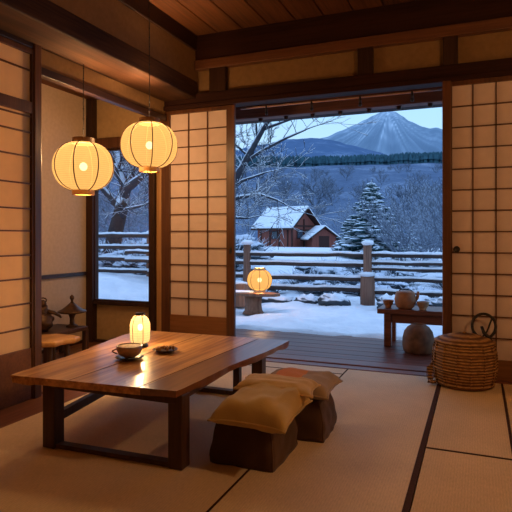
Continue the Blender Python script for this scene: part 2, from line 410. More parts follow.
# eaves outside
ea = MB()
ea.box(-7, 4, 5.05, 5.17, 2.255, 2.42)
struct(ea.build('trim_23', wood('reddish eave beam wood', (.085, .030, .022), (.17, .065, .045), 0, .6), bevel=.008), 'reddish eave beam above the veranda', 'beam')
er = struct(box(-7, 4, 4.44, 6.1, 2.44, 2.47).build('ceiling_veranda', M['beam_x']))
for k in range(22):
    X0 = -6.0+.42*k
    r_ = MB(); r_.box(X0, X0+.055, 4.44, 5.5, 2.385, 2.44)
    tag(r_.build('rafter', M['post'], bevel=.004), 'dark rafter under the veranda eave', 'rafter', 'rafters under the veranda eave')
for k in range(8):
    X0 = -2.05+.275*k
    pg = MB(); pg.tube([(X0, 5.11, 2.26), (X0, 5.11, 2.225)], .022, 10)
    pg.build('peg', M['post'], bpy.data.objects['trim_23'])
rod = tag(MB().tube([(-2.0, 4.50, 2.216), (-.25, 4.50, 2.216)], .008, 8).build('curtain_rod', plain('pale pink rod', (.45, .26, .20), .4, .4)),
    'thin pale rod running under the lintel of the wide opening', 'rod')
for k in range(4):
    X0 = -1.75+.42*k
    h = MB(); h.tube([(X0, 4.50, 2.222), (X0, 4.497, 2.19), (X0, 4.50, 2.165)], .010, 8); h.blob((X0, 4.50, 2.155), (.016, .016, .016), 8, 6)
    h.build('hook', M['iron'], rod)

# ------------------------------------------------------------------ tatami mats
def mat_piece(x0, x1, y0, y1, label, edges, m='tatami', ew=.028):
    t = empty('tatami_mat', ((x0+x1)/2, (y0+y1)/2, -.06)); g = .0015
    cx, cy = t.location.x, t.location.y
    box(x0-cx+g, x1-cx-g, y0-cy+g, y1-cy-g, 0, .059).build('mat_surface', M[m], t, .003)
    for e in edges:
        w = ew
        if e == 'L': b = box(x0-cx+g, x0-cx+w, y0-cy+g, y1-cy-g, .052, .0615)
        if e == 'R': b = box(x1-cx-w, x1-cx-g, y0-cy+g, y1-cy-g, .052, .0615)
        if e == 'N': b = box(x0-cx+g, x1-cx-g, y0-cy+g, y0-cy+.012, .052, .0612)
        if e == 'F': b = box(x0-cx+g, x1-cx-g, y1-cy-.012, y1-cy-g, .052, .0612)
        if e == 'S': b = box(x1-cx-.007, x1-cx-g, y0-cy+g, y1-cy-g, .052, .0605)
        b.build('edge_band', M['edge'], t)
    return tag(t, label, 'tatami mat', 'straw mats covering the floor')
mat_piece(-.955, -.242, .62, 4.25, 'long pale straw mat between the cushions and the dark seam, ending at the veranda sill', ['R'])
mat_piece(-.242, .165, 2.81, 4.25, 'narrow straw mat under the wicker basket by the right sliding panel', ['N', 'R'], 'tatami_g', .014)
mat_piece(-.242, .165, -.6, 2.81, 'straw mat in the lower right corner, nearer than the cross seam', ['R'], 'tatami_g', .014)
mat_piece(.165, XR, -.6, 4.25, 'straw mat along the right wall beside the basket', [], 'tatami_g')
mat_piece(-2.43, -.955, .62, 4.085, 'large straw mat under the low table', ['S', 'F'], 'tatami')
mat_piece(-2.43, -.955, 4.085, 4.25, 'narrow strip of straw mat behind the table at the veranda sill', ['S'], 'tatami')
mat_piece(-2.43, .165, YF, .62, 'straw mat nearest the camera', [], 'tatami')

# ------------------------------------------------------------------ sliding panels
def shoji(loc, rz, w, z0, z1, stile, rows, cols, label, zb, pmat='paper', bars=None, thick=None, fm='frame', bm='frame_x', vbars=None):
    """local frame: panel along +x, room side is -y"""
    t = empty('shoji_panel', loc, rz)
    f = MB()
    f.box(0, stile[0], -.016, .016, z0, z1); f.box(w-stile[1], w, -.016, .016, z0, z1)
    f.box(stile[0], w-stile[1], -.014, .014, z1-.035, z1)
    f.build('frame', M[fm], t, .003)
    box(stile[0], w-stile[1], -.010, .012, z0, zb).build('kick_board', M[bm], t, .003)
    box(stile[0]-.002, w-stile[1]+.002, .006, .008, zb-.005, z1-.03).build('paper', M[pmat], t)
    l = MB(); ww = .0045
    H = (z1-.035-zb)
    zs = bars if bars else [zb+H*i/rows for i in range(1, rows)]
    for z in zs: l.box(stile[0], w-stile[1], -.008, .005, z-ww, z+ww)
    W = w-stile[0]-stile[1]
    xs = vbars if vbars is not None else [stile[0]+W*i/cols for i in range(1, cols)]
    for x in xs: l.box(x-ww, x+ww, -.008, .005, zb, z1-.035)
    l.build('lattice', M['frame'], t)
    if thick: box(stile[0], w-stile[1], -.016, .004, *thick).build('middle_rail', M[fm], t, .003)
    return tag(t, label, 'sliding panel', None)
# the panel left of the wide opening
p1 = shoji((-2.742, YB, 0), 0, .752, .013, 2.221, (.09, .079), 12, 3, 'paper sliding panel between the window and the wide opening, lit warm', .331)
MB().blob((.715, -.018, .93), (.013, .006, .03), 12, 8).build('finger_pull', M['black'], p1)
# the panel right of the opening
p2 = shoji((-.186, YB-.022, 0), 0, 1.10, .004, 2.221, (.006, .04), 13, 1, 'paper sliding panel on the right, behind the wicker basket', .150, vbars=[.151, .309, .466, .624, .781, .938])
MB().lathe([(0, -.001), (.016, 0), (.021, .003), (.024, .006), (.024, .0)], 20).build('finger_pull', M['black'], p2)
fp = [c for c in COL.objects if c.parent is p2 and c.name.startswith('finger_pull')][0]
fp.rotation_euler = (PI/2, 0, 0); fp.location = (.038, -.006, .958)
# near left panels (rotz 90 turns +x to +y; room side must be +x)
bars = [2.13, 1.83, 1.727, 1.571, 1.395, 1.232, 1.089, .933, .783, .621, .464]
def left_panel(y0, y1, label):
    return shoji((XL, y1, 0), -PI/2, y1-y0, .0, 2.272, (.012, .012), 1, 1, label, .33, 'paper_w', bars=bars, thick=(1.85, 1.925), vbars=[])
# local +x -> world -y, local -y -> world -x : flip so that lattice faces the room
def flipy(t):
    for c in COL.objects:
        if c.parent is t: c.data.transform(Matrix.Scale(-1, 4, (0, 1, 0))); c.data.flip_normals()
l1 = left_panel(1.95, 2.70, 'tall paper sliding panel at the left edge beside the alcove post'); flipy(l1)
l2 = left_panel(1.19, 1.945, 'paper sliding panel on the left wall nearer the camera'); flipy(l2)
for ch in COL.objects:
    if ch.parent in (l1, l2) and ch.name.startswith('kick_board'): ch.data.materials[0] = M['frame_y']
struct(box(XL-.05, XL, YF, 1.185, -.06, 2.3).build('wall_side', M['plaster']))

# ------------------------------------------------------------------ lanterns
def globe_prof(rx, rz, top, n=18, t=0.0):
    """profile from the lower ring to the upper ring; flattened globe"""
    pr = []
    for i in range(n+1):
        a = -PI/2+PI*i/n
        zz = math.sin(a)*rz; rr = max(top, rx*(math.cos(a)**.72 if math.cos(a) > 0 else 0))
        pr.append((rr, zz))
    return pr
def lantern(name, loc, rx, rz, power, cord=None, mats=('ldark', 'lwood'), paper='washi', ribs=8, ringr=.075, hang=True, glow=(1.0, .56, .24), rot=0, bulbr=.028):
    t = empty(name, loc, rot)
    pr = globe_prof(rx, rz, ringr*.95)
    MB().lathe(pr, 40).build('lamp_shade', M[paper], t)
    sh = t.children[0] if False else None
    # open ends of the shade: drop the caps
    o = [c for c in COL.objects if c.parent is t][0]
    import bmesh
    bm = bmesh.new(); bm.from_mesh(o.data); bmesh.ops.delete(bm, geom=[f for f in bm.faces if len(f.verts) > 4], context='FACES'); bm.to_mesh(o.data); bm.free()
    for k in range(ribs):
        a = 2*PI*(k+.5)/ribs
        MB().tube([(r*1.008*math.cos(a), r*1.008*math.sin(a), z) for r, z in pr], .0042 if rx > .1 else .0018, 6).build('rib', M['rib'], t)
    hgt = rx*.20
    MB().lathe([(ringr*.8, 0), (ringr*1.05, 0), (ringr*1.05, hgt), (ringr*.8, hgt)], 28, (0, 0, rz-hgt*.35), True, False).build('top_ring', M[mats[0]], t)
    MB().lathe([(ringr*.8, 0), (ringr*1.05, 0), (ringr*1.05, hgt), (ringr*.8, hgt)], 28, (0, 0, -rz-hgt*.65), True, False).build('bottom_ring', M[mats[1]], t)
    if cord:
        b = MB(); b.tube([(-ringr*.95, 0, rz+hgt*.4), (0, 0, rz+hgt*.5), (ringr*.95, 0, rz+hgt*.4)], .004, 6)
        b.build('cross_wire', M['iron'], t)
        c = MB(); L = cord-(rz+hgt*.5); n = int(L/.035)
        c.tube([(.0015*math.cos(i*2.4), .0015*math.sin(i*2.4), rz+hgt*.5+L*i/n) for i in range(n+1)], .0035, 6)
        for i in range(0, n, 2): c.blob((0, 0, rz+hgt*.5+L*i/n), (.006, .006, .008), 6, 4)
        c.build('cord', M['iron'], t)
    if bulbr:
        MB().blob((0, 0, .0), (bulbr, bulbr, bulbr*1.1), 16, 10).build('bulb', M['bulb'], t)
    li = bpy.data.lights.new('lantern_light', 'POINT'); li.energy = power; li.color = glow; li.shadow_soft_size = .07
    lo = bpy.data.objects.new('lantern_light', li); COL.objects.link(lo); lo.parent = t; lo.location = (0, 0, bulbr*1.1+.035)
    return t
LP = 94
tag(lantern('paper_lantern', (-2.655, 3.156, 1.562), .216, .178, LP, 2.31-1.558), 'round glowing paper lantern hanging lower, nearer the left wall', 'lantern', 'round lanterns hanging from the beams')
tag(lantern('paper_lantern', (-2.355, 3.555, 1.760), .216, .178, LP, ZC-1.760, rot=.3), 'round glowing paper lantern hanging higher, in front of the rear post', 'lantern', 'round lanterns hanging from the beams')
# unseen third one, added by the right wall to brighten floor and panel
tag(lantern('paper_lantern', (.92, 2.25, 1.75), .216, .178, LP*2.1, ZC-1.75), 'added fill lamp shaped as a paper lantern, out of view near the right wall', 'lantern', 'round lanterns hanging from the beams')

tag(lantern('paper_lantern', (-3.75, 1.9, 1.05), .216, .178, LP*4, 2.42-1.05), 'added fill lamp shaped as a paper lantern, unseen behind the left sliding panels', 'lantern', 'round lanterns hanging from the beams')  # unseen lamp added to make the left paper panels brighter
nr = MB(); nr.box(-4.9, -4.8, YF-.1, 2.72, -.1, 2.5); nr.box(-4.9, XL-.06, YF-.1, YF, -.1, 2.5); nr.box(-4.9, XA-.05, 2.66, 2.76, -.1, 2.5)
struct(nr.build('wall_lamp_enclosure', M['plaster']))
struct(box(-4.9, XL-.05, YF-.1, 2.62, 2.42, 2.5).build('ceiling_lamp_enclosure', M['ceil']))
struct(box(-4.9, XA-.1, YF-.1, 2.76, -.15, -.06).build('floor_lamp_enclosure', M['floorwood']))
# ------------------------------------------------------------------ low table
TZ = .368
def lerp(a, b, t): return a+(b-a)*t
tb = empty('low_table', (-1.70, 2.69, 0)); ox, oy = -1.70, 2.69
def table_top():
    cn = {'NL': (-2.125, 2.005), 'NR': (-1.243, 2.075), 'FR': (-1.145, 3.375), 'FL': (-2.30, 3.345)}
    mb = MB(); nu, nv = 36, 44; th = .036
    def P(u, v):
        x0 = lerp(cn['NL'][0], cn['FL'][0], v); x1 = lerp(cn['NR'][0], cn['FR'][0], v)
        y0 = lerp(cn['NL'][1], cn['NR'][1], u); y1 = lerp(cn['FL'][1], cn['FR'][1], u)
        x = lerp(x0, x1, u); y = lerp(y0, y1, v)
        e = (max(0, 1-abs(u-1)*18)-max(0, 1-abs(u)*18))
        x += e*.010*math.sin(v*9+1)+e*.006*noise.noise(Vector((v*14, u*3, 0)))
        return x-ox, y-oy
    top = []; bot = []
    for j in range(nv+1):
        for i in range(nu+1):
            u = i/nu; v = j/nv; x, y = P(u, v)
            top.append((x, y, TZ))
            edge = min(u, 1-u)
            wav = .010*noise.noise(Vector((v*11, u*5, 3)))+.006*math.sin(v*17+u*4)
            bot.append((x*(1-.012), y*(1-.008), TZ-th-(wav if edge < .12 else 0)))
    n = nu+1; fs = []
    for j in range(nv):
        for i in range(nu):
            a = j*n+i; fs.append((a, a+1, a+n+1, a+n)); 
    o = len(top); fb = [tuple(o+k for k in reversed(f)) for f in fs]
    rim = [i for i in range(n)]+[j*n+nu for j in range(1, nv+1)]+[nv*n+i for i in range(nu-1, -1, -1)]+[j*n for j in range(nv-1, 0, -1)]
    side = [(rim[k], o+rim[k], o+rim[(k+1) % len(rim)], rim[(k+1) % len(rim)]) for k in range(len(rim))]
    allv = top+bot
    def right(f):
        cx = sum(allv[k][0] for k in f)/len(f)+ox; cy = sum(allv[k][1] for k in f)/len(f)+oy
        return cx > lerp(-1.425, -1.36, (cy-2.045)/1.3)
    A = MB(); B = MB(); A.v = list(allv); B.v = list(allv)
    for f in fs+fb+side:
        q = B if right(f) else A
        q.f.append(f); q.sm.append(False)
    return A, B
tA, tB = table_top()
tA.build('table_top', M['table'], tb)
tB.build('edge_plank', M['table_d'], tb)['label'] = 'darker plank along the right edge'
# seams between the three planks of the top
sm = MB()
for (xa, ya, xb, yb) in ((-1.425, 2.045, -1.36, 3.343), (-1.80, 2.025, -1.78, 3.343)):
    dx = .0035
    sm.add([(xa-dx-ox, ya-oy, TZ+.0006), (xa+dx-ox, ya-oy, TZ+.0006), (xb+dx-ox, yb-oy, TZ+.0006), (xb-dx-ox, yb-oy, TZ+.0006)], [(0, 1, 2, 3)])
sm.build('plank_seam', M['seam'], tb)
hw = .037
LEGS = [(-1.975, 2.125), (-1.265, 2.150), (-1.325, 3.27), (-2.16, 3.27)]
for (x, y) in LEGS:
    box(x-hw-ox, x+hw-ox, y-hw-oy, y+hw-oy, 0, TZ-.03).build('leg', M['tableleg'], tb, .005)
box(LEGS[0][0]-ox, LEGS[1][0]-ox, 2.11-oy, 2.16-oy, .295, .340).build('apron', M['tableleg'], tb, .004)
box(LEGS[3][0]-ox, LEGS[2][0]-ox, 3.24-oy, 3.30-oy, .27, .335).build('apron', M['tableleg'], tb, .004)
def bar(p, q, w, h, z0):
    p = Vector((p[0]-ox, p[1]-oy)); q = Vector((q[0]-ox, q[1]-oy)); d = (q-p).normalized(); n = Vector((-d.y, d.x))*w/2
    return MB().prism([tuple(p-n), tuple(q-n), tuple(q+n), tuple(p+n)], z0, z0+h)
bar(LEGS[0], LEGS[3], .035, .045, .115).build('stretcher', M['tableleg'], tb, .003)
bar(LEGS[1], LEGS[2], .035, .045, .30).build('stretcher', M['tableleg'], tb, .003)
bar(LEGS[0], LEGS[1], .05, .022, .0).build('foot_rail', M['tableleg'], tb, .003)
bar(LEGS[3], LEGS[2], .05, .03, .0).build('foot_rail', M['tableleg'], tb, .003)
box(-1.50-ox, -1.455-ox, 3.245-oy, 3.29-oy, .02, TZ-.05).build('brace', M['tableleg'], tb, .003)
tag(tb, 'low wooden table with a thick glossy slab top on dark square legs', 'table')

# cup, saucer, snack dish, table lantern
TZt = TZ+.001
CX, CY = -1.800, 2.52
MB().lathe([(0, 0), (.035, 0), (.045, .004), (.078, .012), (.080, .015), (.045, .009), (0, .007)], 36).build('saucer', M['darkplate'])
s_ = bpy.data.objects['saucer']; s_.location = (CX, CY, TZt); tag(s_, 'dark round saucer under the coffee cup', 'saucer')
cup = empty('coffee_cup', (CX, CY, TZt+.010))
MB().lathe([(0, .0), (.028, 0), (.034, .004), (.058, .018), (.068, .040), (.072, .066), (.069, .067), (.064, .046), (.050, .020), (0, .010)], 36).build('cup_body', M['ceramic'], cup)
MB().lathe([(0, .0635), (.050, .0635), (.067, .0620), (.066, .056), (0, .054)], 30).build('milk_foam', M['foam'], cup)
hv = Vector((-.93, -.36, 0))
MB().tube([tuple(hv*(.066+.030*math.sin(PI*i/10))+Vector((0, 0, .014+.038*i/10+.004*math.cos(PI*i/10)))) for i in range(11)], .0045, 8).build('handle', M['ceramic'], cup)
tag(cup, 'brown ceramic cup of milky coffee on the low table', 'cup')
DX, DY = -1.715, 2.755
d_ = MB().lathe([(0, 0), (.04, 0), (.048, .004), (.074, .016), (.076, .019), (.070, .018), (.045, .008), (0, .006)], 36).build('snack_dish', M['darkplate'])
d_.location = (DX, DY, TZt); tag(d_, 'small dark dish holding brown snacks on the low table', 'dish')
for k in range(9):
    a = k*2.4; r_ = .012+.005*k
    o = MB().blob((0, 0, 0), (.017, .012, .008), 10, 7, .5, k).build('snack', M['cracker' if k % 3 else 'nori'])
    o.location = (DX+r_*math.cos(a)*.95, DY+r_*math.sin(a)*.95, TZt+.017+.004*(k % 3) + (.006 if k < 4 else 0)); o.rotation_euler = (.2*k, .3*(k % 3), k)
    tag(o, 'small brown snack piece heaped in the dark dish', 'snack', 'snacks in the dark dish')

LX, LY = -1.945, 2.835
tl = empty('table_lantern', (LX, LY, TZt)); tl.scale = (.94, .94, 1.04)
prf = [(.040, .022), (.060, .030), (.066, .05), (.067, .10), (.066, .135), (.058, .160), (.044, .178), (.030, .188)]
MB().lathe([(0, 0), (.05, 0), (.053, .006), (.050, .014), (.042, .024), (0, .024)], 28).build('base', M['black'], tl)
o = MB().lathe(prf, 36).build('lamp_shade', M['washi_t'], tl)
import bmesh
bm = bmesh.new(); bm.from_mesh(o.data); bmesh.ops.delete(bm, geom=[f for f in bm.faces if len(f.verts) > 4], context='FACES'); bm.to_mesh(o.data); bm.free()
for k in range(6):
    a = 2*PI*k/6+.35
    MB().tube([(r*1.015*math.cos(a), r*1.015*math.sin(a), z) for r, z in prf], .0022, 6).build('rib', M['rib'], tl)
MB().lathe([(0, .184), (.030, .184), (.033, .190), (.031, .200), (0, .203)], 28).build('cap', M['black'], tl)
MB().blob((0, 0, .115), (.017, .017, .020), 14, 8).build('bulb', M['bulb'], tl)
li = bpy.data.lights.new('lantern_light', 'POINT'); li.energy = 15; li.color = (1, .62, .28); li.shadow_soft_size = .02
lo = bpy.data.objects.new('lantern_light', li); COL.objects.link(lo); lo.parent = tl; lo.location = (0, 0, .15)
tag(tl, 'small glowing cylindrical lantern with black cap standing on the low table', 'lantern')

# ------------------------------------------------------------------ cushions
def pillow(name, c, hx, hy, h, mat, seed, rz=0, tilt=(0, 0), fold=0, flat=.3):
    t = empty(name, c, rz); t.rotation_euler = (tilt[0], tilt[1], rz)
    n = 30; vs = []; idx = {}
    def P(u, v, s):
        # corners reach out, sides draw in
        e = 1-.10*(1-u*u)*(abs(v)**3) ; e2 = 1-.10*(1-v*v)*(abs(u)**3)
        x = hx*u*e2; y = hy*v*e
        th = ((1-abs(u)**4)*(1-abs(v)**4))**.42
        w = noise.noise(Vector((u*2.0+seed, v*2.0, s)))*.30+noise.noise(Vector((u*6+seed, v*3, s)))*.10*(.3+abs(u)*abs(v)*2)
        z = s*h*.5*th*(1+w)*(1 if s > 0 else flat)
        droop = -.05*h*(max(0, abs(u)-.55)**2+max(0, abs(v)-.55)**2)*3
        return (x, y, z+droop)
    mb = MB(); top = [P(-1+2*i/n, -1+2*j/n, 1) for j in range(n+1) for i in range(n+1)]
    bot = [P(-1+2*i/n, -1+2*j/n, -1) for j in range(n+1) for i in range(n+1)]
    fs = [(j*(n+1)+i, j*(n+1)+i+1, (j+1)*(n+1)+i+1, (j+1)*(n+1)+i) for j in range(n) for i in range(n)]
    o = len(top)
    mb.add(top+bot, fs+[tuple(o+k for k in reversed(f)) for f in fs], True)
    mb.build('cushion_body', mat, t)
    pts = [P(-1+2*i/n, -1, 1) for i in range(n)]+[P(1, -1+2*i/n, 1) for i in range(n)]+[P(1-2*i/n, 1, 1) for i in range(n)]+[P(-1, 1-2*i/n, 1) for i in range(n)]
    MB().tube(pts, .0055, 6, closed=True).build('piping', mat, t)
    return t
def pouf(c, hx, hy, h, rz, label, seed):
    t = empty('floor_cushion', c, rz); n = 26; m_ = 12
    mb = MB(); vs = []
    for k in range(m_+1):
        f = k/m_; z = h*f
        s = .97+.07*math.sin(PI*f)-.20*f
        for i in range(4*n):
            q = i//n; a = -1+2*(i % n)/n
            p = [(a, -1), (1, a), (-a, 1), (-1, -a)][q]
            # round the corners
            r = (abs(p[0])**16+abs(p[1])**16)**(1/16)
            x = p[0]/r*hx*s; y = p[1]/r*hy*s
            w = 1+.05*noise.noise(Vector((p[0]*2+seed, p[1]*2, f*3)))
            vs.append((x*w, y*w, z))
    L = 4*n
    fs = [(k*L+i, k*L+(i+1) % L, (k+1)*L+(i+1) % L, (k+1)*L+i) for k in range(m_) for i in range(L)]
    fs += [tuple(range(L-1, -1, -1)), tuple(m_*L+i for i in range(L))]
    mb.add(vs, fs, True); mb.build('cushion_body', M['browncloth'], t)
    for (sx, sy) in ((-1, -1), (1, -1), (1, 1), (-1, 1)):
        i = {(-1, -1): 0, (1, -1): n, (1, 1): 2*n, (-1, 1): 3*n}[(sx, sy)]
        MB().tube([tuple(Vector(vs[k*L+i])) for k in range(m_+1)], .004, 6).build('seam', M['browncloth'], t)
    return tag(t, label, 'cushion', 'dark brown floor cushions')
pouf((-1.00, 2.43, .001), .165, .19, .205, 0.0, 'dark brown block cushion nearer the camera, under the mustard pillow', 1)
pouf((-.895, 2.825, .001), .170, .170, .20, .05, 'dark brown block cushion farther from the camera, under the patchwork pillow', 5)
tag(pillow('pillow', (-.945, 2.385, .238), .180, .225, .165, M['gold'], 2, .03, (.02, .03), flat=.55), 'mustard cloth pillow on the nearer dark floor cushion', 'pillow')
tag(pillow('pillow', (-.920, 2.865, .230), .205, .200, .130, M['patch'], 9, .05, (-.02, .0), flat=.55), 'pillow with rust and grey fields on the farther floor cushion', 'pillow')
tag(pillow('pillow', (-.940, 2.575, .295), .200, .105, .075, M['tancloth'], 14, .10, (.02, .03), flat=.5), 'narrow tan folded pillow lying between the mustard and the patchwork pillow', 'pillow')

# ------------------------------------------------------------------ wicker basket
bk = empty('wicker_basket', (-.090, 4.115, 0)); bk.scale = (1.03, 1.0, 1.04); rb = .198
prf = [(0, .002), (.165, .002), (.182, .012), (.200, .08), (.207, .15), (.203, .22), (.186, .300), (.178, .306), (.170, .300), (.180, .22), (.184, .10), (0, .02)]
MB().lathe(prf, 48).build('basket_body', M['wicker'], bk)
for k, z in enumerate((.022, .125, .235, .300)):
    r_ = {0: .188, 1: .207, 2: .203, 3: .190}[k]
    MB().tube([(r_*math.cos(2*PI*i/40), r_*math.sin(2*PI*i/40), z+.003*math.sin(i*2.3)) for i in range(40)], .0085 if k != 1 else .007, 8, closed=True).build('hoop', M['wicker'], bk)
MB().lathe([(0, .352), (.05, .350), (.11, .338), (.165, .320), (.186, .308), (.190, .300), (.180, .296), (0, .300)], 44).build('lid', M['wicker'], bk)
st = MB()
for k in range(14):
    a = 2*PI*k/14
    st.tube([((r+.003)*math.cos(a), (r+.003)*math.sin(a), z) for r, z in ((.186, .02), (.201, .08), (.208, .15), (.204, .22), (.188, .296))], .005, 6)
st.build('stakes', M['wicker'], bk)
MB().blob((0, 0, .354), (.014, .014, .010), 12, 8).build('knob', M['wicker'], bk)
# frayed strands on the left
fr = MB()
for k in range(9):
    x0 = -.19-.004*k; fr.tube([(x0+.006*math.sin(k), -.05-.01*(k % 4), .19-.01*k), (x0-.018, -.07, .12), (x0-.006-.006*(k % 3), -.075, .06), (x0-.020+.01*(k % 3), -.09, .010)], .0035, 5)
fr.tube([(-.20+.02*math.cos(i*.7), -.09+.03*math.sin(i*.7), .012+.001*i) for i in range(20)], .005, 6)
fr.build('frayed_strands', M['wicker'], bk)
tag(bk, 'round lidded wicker basket on the straw mat by the right sliding panel', 'basket')
# dark ring handle at its rear right shoulder
hd = MB(); c0 = Vector((.125, .10, .395))
pts = [tuple(c0+Vector((.076*math.cos(2*PI*i/36), .025*math.sin(2*PI*i/36), .080*math.sin(2*PI*i/36)))) for i in range(36)]
rgo = hd.tube(pts, .0095, 8, closed=True).build('ring_handle', M['iron'], bk)
MB().tube([tuple(c0+Vector(v)) for v in ((-.015, -.03, .0), (0, -.045, -.04), (.035, -.05, -.075), (.065, -.05, -.12))], [.010, .012, .012, .009], 8).build('clasp', M['iron'], bk)
MB().tube([tuple(c0+Vector(v)) for v in ((.05, -.01, .05), (.02, -.04, -.03), (-.01, -.05, -.07), (-.05, -.06, -.09))], .006, 8).build('clasp', M['iron'], bk)
tag(bk, 'round lidded wicker basket with a dark ring handle by the right sliding panel', 'basket')

# ------------------------------------------------------------------ veranda bench, pots and jar
VZ = -.03
bn = empty('bench', (-.385, 5.60, VZ))
box(-.54, .42, -.20, .20, .322, .370).build('bench_top', M['sill'], bn, .006)
box(-.44, .36, -.17, -.14, .235, .322).build('apron', M['sill'], bn, .003)
box(-.44, .36, .14, .17, .235, .322).build('apron', M['sill'], bn, .003)
for (x, y) in ((-.44, -.155), (.32, -.155), (-.44, .155), (.32, .155)):
    box(x-.035, x+.035, y-.032, y+.032, 0, .322).build('leg', M['sill'], bn, .004)
tag(bn, 'small brown wooden bench on the veranda right of the opening', 'bench')
BZ = VZ+.371
tp = empty('teapot', (-.665, 5.50, BZ))
MB().lathe([(0, 0), (.060, 0), (.085, .02), (.103, .06), (.104, .10), (.094, .150), (.086, .170), (.080, .172), (.088, .14), (.095, .09), (.08, .03), (0, .012)], 36).build('pot_body', M['clay'], tp)
MB().lathe([(0, .184), (.02, .182), (.06, .176), (.082, .168), (.082, .162), (0, .165)], 30).build('lid', M['clay'], tp)
MB().tube([(.085, 0, .08), (.112, 0, .11), (.122, 0, .145), (.122, 0, .175)], [.022, .018, .014, .012], 10).build('spout', M['clay'], tp)
MB().tube([(-.06, .0, .17), (-.05, 0, .187), (0, 0, .192), (.05, 0, .187), (.07, 0, .17)], .006, 8).build('handle', M['iron'], tp)
tag(tp, 'brown clay teapot on the veranda bench', 'teapot')
def small_cup(x, y, r, h, m, label):
    o = MB().lathe([(0, 0), (r*.55, 0), (r*.6, h*.12), (r*.55, h*.2), (r*.8, h*.45), (r, h*.9), (r, h), (r*.9, h), (r*.7, h*.5), (0, h*.3)], 28).build('tea_bowl', M[m])
    o.location = (x, y, BZ); return tag(o, label, 'bowl', 'small bowls on the veranda bench')
small_cup(-.495, 5.47, .060, .080, 'cup', 'small footed tea bowl right of the teapot on the bench')
small_cup(-.835, 5.53, .055, .075, 'clay', 'small brown bowl left of the teapot on the bench')
o = MB().lathe([(0, 0), (.115, 0), (.136, .02), (.145, .07), (.143, .14), (.128, .20), (.100, .240), (.068, .262), (.062, .270), (.055, .268), (.058, .255), (0, .10)], 40).build('round_jar', M['darkclay'])
o.location = (-.515, 5.235, VZ); tag(o, 'round dark clay jar standing under the veranda bench', 'jar')

# ------------------------------------------------------------------ alcove furniture
st_ = empty('low_stand', (-3.04, 3.20, 0.0))
st_.scale = (1, .66, 1)
poly = [(-.17, -.20), (-.06, -.22), (.08, -.19), (.16, -.12), (.15, .02), (.19, .15), (.17, .27), (.06, .33), (-.10, .31), (-.18, .18), (-.15, .0)]
MB().prism(poly, .235, .275).build('slab_top', M['tan'], st_, .014, )
for (x, y) in ((-.08, -.12), (.08, -.08), (-.06, .20), (.08, .19)):
    MB().tube([(x, y, .0), (x, y, .24)], [.020, .025], 10).build('leg', M['tableleg'], st_)
tag(st_, 'low stand with a golden live edge slab top in front of the alcove shelf', 'stand')
sh = empty('display_shelf', (-3.34, 3.62, 0.012))
box(-.16, .18, -.30, .20, .225, .258).build('shelf_board', M['tableleg'], sh, .006)
for (x, y) in ((-.12, -.25), (.14, -.25), (-.12, .21), (.14, .21)):
    box(x-.02, x+.02, y-.02, y+.02, 0, .226).build('leg', M['tableleg'], sh, .003)
tag(sh, 'dark low display shelf in the alcove under two ornaments', 'shelf')
SZ = .271
orn = empty('bronze_lantern_ornament', (-3.27, 3.74, SZ))
MB().lathe([(0, 0), (.050, 0), (.052, .010), (.022, .022), (.018, .07), (.028, .10), (.040, .112), (.038, .125), (0, .125)], 24).build('pedestal', M['bronze'], orn)
MB().lathe([(0, .118), (.095, .118), (.125, .128), (.118, .138), (.085, .152), (.050, .178), (.022, .205), (0, .21)], 32).build('roof', M['bronze'], orn)
MB().lathe([(0, .200), (.016, .204), (.010, .222), (.012, .232), (.020, .246), (.018, .262), (.006, .276), (0, .278)], 18).build('finial', M['bronze'], orn)
tag(orn, 'bronze ornament with a wide pointed roof on the alcove shelf', 'ornament')
fg = empty('carved_figure', (-3.33, 3.46, SZ))
fb = MB(); fb.blob((0, 0, .075), (.085, .085, .080), 20, 14, .35, 3); fb.blob((-.01, .01, .15), (.055, .055, .06), 16, 10, .4, 5)
fb.build('figure_body', M['bronze'], fg)
MB().blob((.0, 0, .225), (.030, .030, .034), 14, 10, .2, 2).build('head', M['bronze'], fg)
MB().tube([(.03, .02, .16), (.06, .06, .15), (.085, .10, .12), (.075, .13, .10)], [.018, .016, .012, .008], 8).build('arm', M['bronze'], fg)
MB().tube([(.0+.035*math.cos(a*.5), .012*math.sin(a), .245+.030*math.sin(a*.5)) for a in range(13)], .006, 6).build('headdress', M['bronze'], fg)
tag(fg, 'dark carved figure on the left end of the alcove shelf', 'figurine')

# ------------------------------------------------------------------ garden: ground
def gz(x, y):
    z = -.22
    z += .10*noise.noise(Vector((x*.6, y*.6, 0)))+.05*noise.noise(Vector((x*1.9, y*1.9, 4)))+.025*noise.noise(Vector((x*5, y*5, 7)))
    if y < 6.5:
        t = min(1, (6.5-y)/.7); t = t*t*(3-2*t)
        zs = -.035+(y-5.80)*.30*(1 if y < 5.95 else .3)+.045*noise.noise(Vector((x*2.3, y*4, 3)))+.02*noise.noise(Vector((x*8, y*8, 5)))
        z = z*(1-t)+(zs if y < 5.95 else zs+.03)*t
    # bank left, where the ground climbs towards the second fence
    s = min(1, max(0, (-x-5.3)/2.2)); s = s*s*(3-2*s); s2 = min(1, max(0, (y-6.5)/2.5)); z += .42*s*s2
    # drift along the fence
    z += .10*math.exp(-((y-9.3)/.5)**2)*(1+noise.noise(Vector((x*1.3, 2, 9))))*.8
    if y > 12: z += (y-12)*.004
    return z
def grid(xs, ys, zf):
    mb = MB(); n = len(xs)
    mb.add([(x, y, zf(x, y)) for y in ys for x in xs], [(j*n+i, j*n+i+1, (j+1)*n+i+1, (j+1)*n+i) for j in range(len(ys)-1) for i in range(n-1)], True)
    return mb
xs = [-14+.11*i for i in range(175)]; ys = [5.63+.05*i for i in range(18)]+[6.53+.09*i for i in range(67)]
